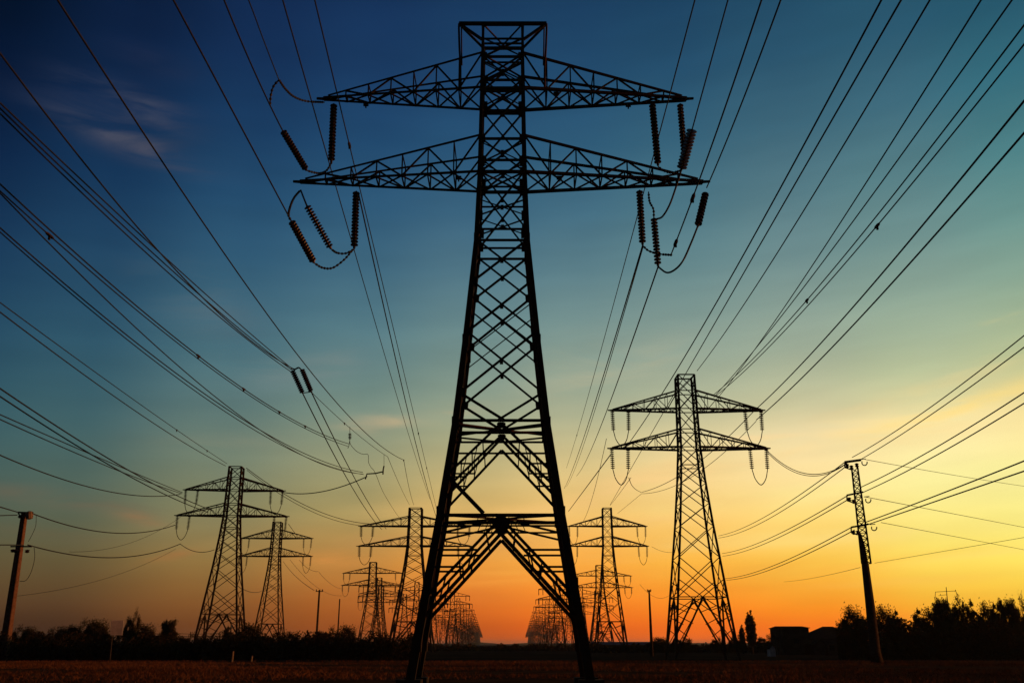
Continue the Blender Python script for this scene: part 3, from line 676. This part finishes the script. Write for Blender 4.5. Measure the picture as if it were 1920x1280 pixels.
span([(1622,931,110),(1744,953),(1920,988,170)], 'middle thin cable running right and down from the lattice pole', .5, .04)
span([(1652,979,111),(1760,997),(1864,1019),(1920,1030,170)], 'lowest thin cable running right and down from the lattice pole', .5, .035)
span([(1613,1063,110),(1540,1080),(1470,1090,200)], 'faint low cable left of the lattice pole', .0, .025)
span([(1640,1055,110),(1780,1030),(1920,1007,90)], 'faint low cable rising right of the lattice pole', .5, .022)
wire('thin cable sagging into the right pylon from the pylon outside the right leg', [(1222,1024,268),(1242,1033),(1266,1034,300)], 'cables at the right pylon', .05)
wire('low thin cable looping from the far right insulators to the pole by the pylon', [(1200,1095,268),(1218,1113),(1265,1106,300)], 'cables at the right pylon', .04)

# detached pair of strain insulators
pr = empty('insulator_pair', atD(565, 713, 100)); tag(pr, 'pair of dark strain insulators hanging side by side in the cables on the left', 'insulator')
for a, b in (((548,694,99.4),(568,738,101.5)), ((566,692,99.4),(584,735,101.5))):
    m = MB(); insulator(m, atD(*a), atD(*b), .31, 11, 8); m.build_rel('insulator_string', PORC, pr)
m = MB(); m.tube(spline([atD(546,690,99.4), atD(553,692,99.4), atD(560,689,99.4), atD(566,694,99.4)], 5), .09, 6); m.build_rel('yoke', STEEL, pr)
m = MB(); m.tube([atD(566,737,101.5), atD(586,734,101.5)], .06, 5); m.build_rel('yoke', STEEL, pr)
m = MB(); insulator(m, atD(656, 812, 140), atD(656, 824, 140), .28, 4, 6); tag(m.build('line_insulator', PORC), 'tiny knob insulator hanging on a drop above the wide pylon', 'insulator')

# ---------------------------------------------------------------- poles
def gx(px, D):      # ground point under picture column px at distance D (seen at the horizon band)
    p = atD(px, 1208, D); return p.x
LP = empty('utility_pole', (atD(9, 1215, 130).x, 130, 0)); tag(LP, 'thick leaning looking concrete pole at the left edge, its right side lit orange', 'utility pole')
x = LP.location.x; xt = atD(46, 962, 130).x - x; zt_ = atD(46, 962, 130).z
m = MB()
def sq(c, h): return [Vector(c) + Vector((a * h, b * h, 0)) for a, b in ((-1, -1), (.84, -1), (1, -.84), (1, 1), (-1, 1))]
rings = [sq((xt * t, 0, zt_ * t), .50 - .18 * t) for t in (0, .25, .5, .75, 1)]; vs = [p for q in rings for p in q]
m.add(vs, [(i * 5 + k, i * 5 + (k + 1) % 5, i * 5 + 5 + (k + 1) % 5, i * 5 + 5 + k) for i in range(4) for k in range(5)] + [(4, 3, 2, 1, 0), (20, 21, 22, 23, 24)])
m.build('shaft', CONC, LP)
L = lambda px, py: atD(px, py, 129.3)
m = MB(); m.lathe(L(55,958), L(55,973), [(0, .2), (.1, .45), (.5, .5), (.9, .45), (1, .2)], 10); m.build_rel('insulator_block', WOOD, LP)
m = MB(); m.bar(L(34,960), L(62,961), .22); m.bar(L(34,962), L(44,971), .14); m.build_rel('crossarm', STEEL2, LP)
m = MB(); m.bar(L(20,1024), L(60,1024), .18); m.build_rel('crossarm', STEEL2, LP)
for (px, py) in ((38,968),(24,1032),(30,1033),(51,1033)):
    m = MB(); m.lathe(L(px,py-3), L(px,py+3), [(0, .1), (.2, .34), (.5, .2), (.7, .34), (1, .1)], 8); m.build_rel('pin_insulator', PORC, LP)
m = MB(); m.tube(spline([L(68,965), L(67,985), L(61,1000), L(53,1015)], 6), .035, 5); m.tube(spline([L(64,1026), L(65,1045), L(59,1070), L(49,1087), L(37,1089)], 6), .04, 5); m.build_rel('drop_cable', WIRE, LP)

RP = empty('utility_pole', (atD(1640, 1222, 110).x, 110, 0)); tag(RP, 'tall dark pole with a lattice upper half, left of the trees on the right', 'utility pole')
Q = lambda px, py, dy=0: atD(px, py, 110 + dy)
m = MB(); b = Q(1645, 1240); b.z = 0; m.tube([b, Q(1641,1222), Q(1631,1130), Q(1622,1056)], .72, 10, .42); m.tube([Q(1622,1056), Q(1617,1020), Q(1612,1000)], .40, 8, .16); m.build_rel('shaft', CONCD, RP, smooth=True)
for (x0, y0, x1, y1) in ((1597,878,1616,1056), (1608,875,1633,1056)):
    for dy in (-.55, .55):
        m = MB(); m.bar(Q(x0,y0,dy*.8), Q(x1,y1,dy), .16); m.build_rel('leg', STEEL, RP)
m = MB(); n = 16; fz = lambda s, t, dy: Q(1597,878,dy*.8).lerp(Q(1616,1056,dy), t) if s < 0 else Q(1608,875,dy*.8).lerp(Q(1633,1056,dy), t)
for i in range(n):
    a, b = i / n, (i + 1) / n
    for dy in (-.55, .55):
        m.bar(fz(-1,a,dy), fz(1,b,dy), .09); m.bar(fz(1,a,dy), fz(-1,b,dy), .09); m.bar(fz(-1,b,dy), fz(1,b,dy), .09)
    for s in (-1, 1): m.bar(fz(s,a,-.55), fz(s,b,.55), .08)
m.build_rel('lattice_bracing', STEEL, RP)
for (a, b_, w) in (((1584,866),(1614,862),.26), ((1588,928),(1618,922),.2), ((1596,988),(1628,982),.2)):
    m = MB(); m.bar(Q(*a,-.7), Q(*b_,-.7), w); m.bar(Q(a[0],a[1],-.7), Q(a[0],a[1]+10,-.7), .12); m.bar(Q(a[0],a[1]+10,-.7), Q(a[0]+12,a[1]+14,-.7), .12); m.build_rel('crossarm', STEEL, RP)
for (px, py) in ((1588,869),(1596,872),(1606,868),(1592,932),(1600,936),(1600,994),(1608,994)):
    m = MB(); m.lathe(Q(px,py,-.8), Q(px+1,py+8,-.8), [(0, .1), (.2, .26), (.5, .14), (.7, .26), (1, .08)], 8); m.build_rel('pin_insulator', PORC, RP)
for (px, py) in ((1621,868),(1628,938),(1639,990)):
    m = MB(); pts = [Q(px + 5 * math.cos(t), py + 5 * math.sin(t) - 1, -.2) for t in [i * .45 - .4 for i in range(10)]]
    m.tube(pts, .07, 5); m.tube([Q(px-8,py-7,-.2), Q(px+2,py-8,-.2)], .05, 5); m.build_rel('hook', STEEL, RP)

def pole(px, py_top, D, r0, r1, label, arm=0, lean=0, mt=CONCD):
    a = atD(px, py_top, D); o = empty('utility_pole', (a.x - lean, D, 0)); tag(o, label, 'utility pole')
    m = MB(); m.tube([(0, 0, 0), (lean, 0, a.z)], r0, 8, r1); m.build('shaft', mt, o, smooth=True)
    if arm:
        m = MB(); m.bar((lean - arm, 0, a.z - .3), (lean + arm, 0, a.z - .3), .14); m.build('crossarm', STEEL, o)
        for s in (-1, 1):
            m = MB(); m.lathe((lean + s * arm * .85, 0, a.z - .25), (lean + s * arm * .85, 0, a.z + .1), [(0, .05), (.3, .12), (.6, .08), (.8, .12), (1, .04)], 6); m.build('pin_insulator', PORC, o)
    return o
pole(599, 1105, 185, .24, .17, 'slim wooden pole with a short crossarm right of the two left pylons', .7)
pole(637, 1122, 230, .2, .14, 'thinner crossarm-less pole standing just left of the faint pylon')
pole(1217, 1105, 175, .30, .15, 'slim dark pole between the right pylon and the pylon left of it', .35)
pole(434, 1168, 150, .12, .10, 'short pale pole in front of the left pylon\'s right foot', 0, 0, WOOD)

def post(px, D, h, label):
    o = empty('marker_post', (gx(px, D), D, 0)); tag(o, label, 'post', 'pale posts at the edge of the field')
    m = MB(); m.tube([(0, 0, 0), (.03, 0, h)], .11, 8, .10); m.build('shaft', WOOD, o); m = MB(); m.lathe((.03, 0, h), (.03, 0, h + .08), [(0, .13), (1, .05)], 8); m.build('cap', WOOD, o)
post(438, 116, 1.15, 'taller pale post at the field edge below the left pylon')
post(474, 118, .62, 'shorter pale post right of the taller one at the field edge')

s = empty('sign', (atD(206, 1238, 125).x, 125, 0)); tag(s, 'blank pale rectangular sign on a thin leaning post before the left bushes', 'sign')
P = lambda px, py, dy=0: atD(px, py, 125 + dy)
b = P(206, 1238); b.z = 0
m = MB(); m.tube([b, P(211,1186,.12), P(219,1165,.12)], .06, 6); m.build_rel('post', STEEL2, s)
m = MB(); q = [P(211,1163), P(232,1162), P(229,1190), P(208.5,1190)]
for k in (0, 3): q[k].y -= .36
m.add(q + [p + Vector((0, .05, 0)) for p in q], [(0,3,2,1),(4,5,6,7),(0,1,5,4),(1,2,6,5),(2,3,7,6),(3,0,4,7)]); m.build_rel('panel', PAINT, s)

# distant small mast above the right trees
o = empty('antenna_mast', (atD(1776, 1208, 260).x, 260, 0)); tag(o, 'thin crooked mast with two crossbars sticking up behind the right trees', 'mast')
P = lambda px, py: atD(px, py, 260)
b = P(1777, 1208); b.z = 0
m = MB(); m.tube([b, P(1777,1130), P(1774,1100)], .14, 6, .10); m.build_rel('shaft', STEEL, o)
m = MB(); m.bar(P(1754,1109), P(1792,1107), .12); m.bar(P(1754,1109), P(1753,1123), .10); m.bar(P(1791,1105), P(1796,1117), .12); m.build_rel('crossbar', STEEL, o)
m = MB(); m.bar(P(1760,1116), P(1775,1114), .09); m.build_rel('crossbar', STEEL, o)

# ---------------------------------------------------------------- buildings
def house(name, label, px0, px1, D, eave, ridge, depth, wall, roofm, hip=0.0, wins=0, door=False, ridge_along='x', cat='building', chim=False):
    x0, x1 = gx(px0, D), gx(px1, D); w = x1 - x0; o = empty(name, ((x0 + x1) / 2, D, 0)); tag(o, label, cat)
    m = MB(); m.box((-w / 2, 0, 0), (w / 2, depth, eave)); 
    if ridge_along == 'y': m.add([(-w/2+.02, 0, eave), (w/2-.02, 0, eave), (0, 0, ridge), (-w/2+.02, depth, eave), (w/2-.02, depth, eave), (0, depth, ridge)], [(0,1,2),(5,4,3)])
    m.build('wall', wall, o)
    m = MB(); e = .22; t = .12
    if ridge_along == 'x':
        hx = hip * w
        V = [(-w/2-e,-e,eave),(w/2+e,-e,eave),(w/2+e,depth+e,eave),(-w/2-e,depth+e,eave),(-w/2-e+hx,depth/2,ridge),(w/2+e-hx,depth/2,ridge)]
        m.add([(a,b,c+.02) for a,b,c in V] + [(a,b,c+t) for a,b,c in V[:4]] + [(V[4][0],V[4][1],ridge+t),(V[5][0],V[5][1],ridge+t)],
              [(0,3,2,1),(6,7,11,10),(7,8,11),(8,9,10,11),(9,6,10),(0,1,7,6),(1,2,8,7),(2,3,9,8),(3,0,6,9)])
    else:
        for s_ in (-1, 1):
            q = [(s_*(w/2+e),-e,eave-.2),(s_*(w/2+e),depth+e,eave-.2),(0,depth+e,ridge+.03),(0,-e,ridge+.03)]
            m.add(q + [(a,b,c+t) for a,b,c in q], [(0,1,2,3),(7,6,5,4),(0,4,5,1),(1,5,6,2),(2,6,7,3),(3,7,4,0)])
    rf = m.build('roof', roofm, o)
    if chim:
        m = MB(); m.box((w*.15, depth/2-.3, ridge-.6), (w*.15+.6, depth/2+.3, ridge+.9)); m.build('chimney', WALL, rf)
    for i in range(wins):
        xw = -w/2 + w * (i + 1) / (wins + 1)
        m = MB(); m.box((xw-.55, -.06, eave*.42), (xw+.55, .02, eave*.42+1.1)); wd = m.build('window', BARK, o)
        m = MB(); m.box((xw-.45, -.08, eave*.42+.1), (xw+.45, -.05, eave*.42+1.0)); m.build('pane', GLASS, wd)
    if door:
        m = MB(); m.box((w*.28, -.06, 0.02), (w*.28+1.0, .02, 2.1)); m.build('door', BARK, o)
    return o
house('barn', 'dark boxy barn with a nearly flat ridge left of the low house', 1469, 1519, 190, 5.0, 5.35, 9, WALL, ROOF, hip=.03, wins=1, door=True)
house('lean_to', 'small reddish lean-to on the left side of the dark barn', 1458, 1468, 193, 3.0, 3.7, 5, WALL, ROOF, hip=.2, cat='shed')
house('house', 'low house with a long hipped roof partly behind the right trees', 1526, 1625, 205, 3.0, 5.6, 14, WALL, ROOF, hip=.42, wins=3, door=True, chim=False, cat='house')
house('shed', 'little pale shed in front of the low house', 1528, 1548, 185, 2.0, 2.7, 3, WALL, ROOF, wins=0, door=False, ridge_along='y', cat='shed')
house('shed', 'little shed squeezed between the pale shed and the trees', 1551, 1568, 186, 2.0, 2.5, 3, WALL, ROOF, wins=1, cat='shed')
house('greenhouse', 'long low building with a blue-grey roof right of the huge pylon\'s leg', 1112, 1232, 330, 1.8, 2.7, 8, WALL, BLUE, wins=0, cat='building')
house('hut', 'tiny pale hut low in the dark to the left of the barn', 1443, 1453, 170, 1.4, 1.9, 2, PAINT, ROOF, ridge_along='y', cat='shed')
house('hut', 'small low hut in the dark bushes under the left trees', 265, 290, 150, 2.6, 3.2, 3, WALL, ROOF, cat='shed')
# wire fence left of the left pylon
o = empty('wire_fence', (gx(345, 170), 170, 0)); tag(o, 'thin wire fence between the boxy tree and the left pylon', 'fence')
m = MB()
for z, px1 in ((4.0, 410), (3.6, 410)): m.tube(spline([atD(300, 1208, 170) + Vector((0,0,z-2)), atD(360, 1208, 170) + Vector((0,0,z-2.2)), atD(px1, 1208, 170) + Vector((0,0,z-2.1))], 5), .035, 4)
m.build_rel('wire', WIRE, o)
for px in (300, 355, 410):
    m = MB(); a = atD(px, 1208, 170); m.tube([(a.x, 170, 0), (a.x, 170, 4.1)], .07, 6); m.build_rel('post', BARK, o)

# ---------------------------------------------------------------- trees and bushes
def tree_proto(seed, lobes, nleaf, ls, stem=.45, limbs=7, tight=1.0):
    nleaf = int(nleaf * 1.45)
    """unit height tree; lobes: (x, y, z, rx, rz)"""
    rr = random.Random(seed); m = MB()
    m.tube([(0, 0, 0), (rr.uniform(-.01, .01), 0, stem * .5), (rr.uniform(-.02, .02), 0, stem)], .028, 7, .018)
    tips = []
    for i in range(limbs):
        l = lobes[i % len(lobes)]; z0 = stem * rr.uniform(.45, 1)
        e = Vector((l[0] + rr.uniform(-.5, .5) * l[3], l[1] + rr.uniform(-.5, .5) * l[3], l[2] + rr.uniform(-.1, .45) * l[4]))
        a = Vector((0, 0, z0)); mid = a.lerp(e, .5) + Vector((0, 0, -.02)); m.tube([a, mid, e], .013, 5, .003)
        for j in range(3):
            e2 = e + Vector((rr.gauss(0, .06), rr.gauss(0, .06), rr.uniform(-.04, .03))); m.tube([mid.lerp(e, .6), e2], .004, 4, .0015)
    tr = m.mesh('trunk', BARK)
    m = MB(); vol = [l[3] * l[3] * l[4] for l in lobes]; tot = sum(vol)
    clumps = []
    for l, v in zip(lobes, vol):
        k = max(8, int((110 if tight == 1 else 320) * v / tot))
        for i in range(k):
            d = Vector((rr.gauss(0, 1), rr.gauss(0, 1), rr.gauss(0, 1))).normalized() * rr.uniform(.35, 1.0) ** .6
            clumps.append((Vector((l[0] + d.x * l[3], l[1] + d.y * l[3], l[2] + d.z * l[4])), rr.uniform(.35, .7) * min(l[3], l[4]) * tight))
    for i in range(nleaf):
        c, rad = rr.choice(clumps)
        p = c + Vector((rr.gauss(0, .38), rr.gauss(0, .38), rr.gauss(0, .38))) * rad
        if p.z < .03: continue
        n = Vector((rr.gauss(0, 1), rr.gauss(0, 1), rr.gauss(0, 1))).normalized(); u = n.orthogonal().normalized(); w = n.cross(u)
        s_ = ls * 1.5 * rr.uniform(.45, 1.3)
        m.add([p - u * s_, p + w * s_ * .45, p + u * s_, p - w * s_ * .45], [(0, 1, 2, 3)])
    zz = sorted(v[2] for v in m.v); k = 1.0 / zz[int(len(zz) * .995)]; m.v = [(v[0], v[1], v[2] * k) for v in m.v]
    return tr, m.mesh('crown', LEAF)
PR = {
 'round': tree_proto(1, [(0,0,.62,.34,.34),(-.22,.05,.5,.22,.22),(.24,-.05,.52,.22,.24),(.02,.1,.3,.3,.22)], 12000, .017),
 'lump': tree_proto(2, [(-.2,0,.55,.26,.3),(.2,.05,.62,.25,.34),(0,0,.35,.38,.28),(.38,0,.4,.18,.25),(-.4,0,.38,.18,.22)], 12500, .017),
 'tall': tree_proto(3, [(0,0,.8,.13,.19),(-.1,.02,.62,.16,.22),(.12,0,.58,.16,.22),(0,0,.4,.24,.25),(.02,0,.2,.26,.18)], 8000, .016),
 'spiky': tree_proto(4, [(-.12,0,.74,.09,.24),(.1,.03,.78,.09,.22),(.24,0,.6,.10,.24),(-.26,0,.56,.10,.24),(0,0,.4,.3,.3),(0,0,.18,.3,.18)], 9500, .016),
 'poplar': tree_proto(5, [(0,0,.80,.075,.17),(0,0,.6,.125,.25),(0,0,.42,.13,.25),(0,0,.26,.10,.12)], 8200, .012, .8, 10, .55),
 'boxy': tree_proto(6, [(-.22,0,.72,.2,.25),(.22,0,.74,.2,.24),(0,0,.7,.24,.27),(-.2,0,.4,.22,.26),(.2,0,.4,.24,.28)], 12000, .016),
}
def tree(kind, px, ytop, wpx, D, label, name='tree', cat='tree', group=None):
    z = atD(px, ytop, D).z; o = empty(name, (gx(px, D), D, 0), random.uniform(-.5, .5)); tag(o, label, cat, group)
    base = {'round': .95, 'lump': 1.1, 'tall': .62, 'spiky': .8, 'poplar': .30, 'boxy': .95}[kind]
    wx = wpx / F * D * .95 / (z * base)
    o.scale = (z * wx, z * wx, z * 1.03)
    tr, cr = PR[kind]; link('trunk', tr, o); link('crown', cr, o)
GTL = 'trees and bushes on the left'; GTR = 'trees on the right'
TL = [('lump',22,1180,60,150,'low round bush at the foot of the left concrete pole'),
 ('round',52,1178,34,156,'narrow bush second from the left edge behind the concrete pole'),
 ('lump',84,1183,60,150,'wide low bush between the concrete pole and the first taller crowns'),
 ('round',116,1178,44,158,'round crown left of the two joined left crowns'),
 ('lump',143,1169,56,150,'left one of the two joined crowns left of the pale sign'),
 ('round',176,1166,54,152,'right one of the two joined crowns, nearest left of the pale sign'),
 ('lump',204,1184,50,148,'low bush directly behind the pale sign'),
 ('lump',243,1153,32,150,'narrow tree just right of the pale sign, tallest on the left'),
 ('round',266,1173,52,154,'rounded tree leaning on the narrow tree\'s right side'),
 ('lump',290,1190,50,146,'low bush between the rounded tree and the boxy tree'),
 ('boxy',314,1165,40,158,'square topped tree left of the left pylon'),
 ('lump',350,1192,56,144,'low bush right below the thin wire fence'),
 ('lump',388,1194,50,148,'low bush around the left foot of the left pylon'),
 ('tall',425,1178,36,148,'small upright tree between the feet of the left pylon'),
 ('round',464,1172,56,150,'round tree between the two left pylons'),
 ('lump',506,1190,52,146,'low bush at the foot of the smaller left pylon'),
 ('round',542,1187,46,152,'rounded bush right of the smaller left pylon'),
 ('tall',572,1192,34,150,'small pointed bush left of the slim wooden pole'),
 ('lump',612,1181,60,152,'broad bush behind the slim wooden pole'),
 ('round',648,1176,44,154,'round bush between the slim pole and the faint pylon'),
 ('lump',688,1194,56,146,'low bush in front of the faint pylon'),
 ('lump',735,1196,60,144,'low bush in front of the wide pylon\'s left foot')]
for k_, px, yt, w_, D_, lab in TL:
    nm = 'bush' if yt > 1178 else 'tree'; tree(k_, px, yt, w_, D_, lab, nm, nm, GTL)
TRR = [('lump',1278,1196,46,230,'small bush left of the right pylon\'s foot'),
 ('round',1236,1196,40,240,'small bush right of the slim dark pole'),
 ('lump',1345,1197,30,230,'tiny bush between the feet of the right pylon'),
 ('lump',1382,1192,34,225,'bush at the right foot of the right pylon'),
 ('poplar',1393,1174,13,215,'thin young tree left of the oval poplar'),
 ('poplar',1410,1149,23,220,'single oval poplar standing free right of the right pylon'),
 ('lump',1436,1193,46,225,'low bush right of the oval poplar'),
 ('round',1600,1143,52,150,'round tree left of the lattice pole covering the house end'),
 ('lump',1632,1152,50,156,'dense tree right behind the lattice pole'),
 ('round',1660,1142,50,150,'loose crowned tree right of the lattice pole'),
 ('tall',1686,1150,36,152,'slender tree at the right end of the group behind the lattice pole'),
 ('lump',1704,1178,46,150,'low tree in the dip between the two right groups'),
 ('tall',1728,1148,42,146,'pointed tree starting the big right group'),
 ('round',1750,1146,50,150,'round crown second in the big right group'),
 ('boxy',1776,1128,52,146,'tree below the thin mast, highest of the big right group'),
 ('lump',1806,1128,50,150,'tree right of the one below the thin mast'),
 ('tall',1830,1133,40,148,'pointed tree in the middle of the big right group'),
 ('round',1856,1136,40,146,'loose tree in the notch of the big right group'),
 ('tall',1874,1138,34,152,'slim tree before the last crowns at the right edge'),
 ('boxy',1898,1128,44,146,'last but one loose tree at the right edge'),
 ('lump',1922,1128,46,150,'loose tree cut by the right edge of the picture')]
for k_, px, yt, w_, D_, lab in TRR:
    nm = 'bush' if yt > 1178 else 'poplar_tree' if px == 1410 else 'tree'; tree(k_, px, yt, w_, D_, lab, nm, nm.replace('_', ' '), GTR)
# tangled undergrowth below and between the trees, too mixed to count
rr = random.Random(9); m = MB()
def brush(px0, px1, D0, D1, htop, n):
    for i in range(n):
        px = rr.uniform(px0, px1); D = rr.uniform(D0, D1); x = gx(px, D)
        h = htop(px) * (0.62 + .38 * math.sin(x * .9 + 1.7 * math.sin(x * .37)) * .6 + .2 * math.sin(D * .6))
        z = h * rr.random() ** .8
        p = Vector((x, D, z)); nn = Vector((rr.gauss(0, 1), rr.gauss(0, 1), rr.gauss(0, 1))).normalized(); u = nn.orthogonal().normalized(); w = nn.cross(u); s_ = rr.uniform(.08, .26) * (D / 140)
        m.add([p - u * s_, p + w * s_ * .5, p + u * s_, p - w * s_ * .5], [(0, 1, 2, 3)])
brush(-60, 790, 128, 142, lambda px: 3.6, 60000)
brush(1570, 1990, 132, 146, lambda px: 5.6, 52000)
brush(770, 1110, 300, 330, lambda px: 2.2, 6000)
brush(1100, 1600, 240, 262, lambda px: 2.4, 14000)
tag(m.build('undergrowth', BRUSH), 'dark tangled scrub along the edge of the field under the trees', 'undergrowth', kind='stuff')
# low far treeline on the horizon
m = MB(); pts = []
for i in range(400):
    x = -2600 + 5200 * i / 399; pts.append((x, 4700, 0, 5.5 + 4 * math.sin(i * .31) * math.sin(i * .073) + rr.uniform(0, 2.4)))
for a, b in zip(pts, pts[1:]):
    m.add([(a[0],a[1],0),(b[0],b[1],0),(b[0],b[1],b[3]),(a[0],a[1],a[3]),(a[0],a[1]+60,0),(b[0],b[1]+60,0),(b[0],b[1]+60,b[3]),(a[0],a[1]+60,a[3])], [(0,1,2,3),(3,2,6,7),(5,4,7,6)])
tag(m.build('far_woods', BRUSH), 'thin dark line of woods along the horizon', 'woods', kind='stuff')

# ---------------------------------------------------------------- dusk haze
m = MB(); m.box((-9100, -3100, -1), (9100, 16100, 42.5))
hz = m.mesh('haze', LEAF); hm = bpy.data.materials.new('haze'); hm.use_nodes = True; nt = hm.node_tree; nt.nodes.remove(nt.nodes['Principled BSDF'])
pv = nt.nodes.new('ShaderNodeVolumePrincipled'); pv.inputs['Density'].default_value = 0.00006; pv.inputs['Color'].default_value = (.8, .8, .8, 1); pv.inputs['Anisotropy'].default_value = 0.5
nt.links.new(pv.outputs[0], nt.nodes['Material Output'].inputs['Volume'])
hz.materials[0] = hm; tag(link('haze', hz), 'thin dusk haze in the air', 'haze', kind='stuff')
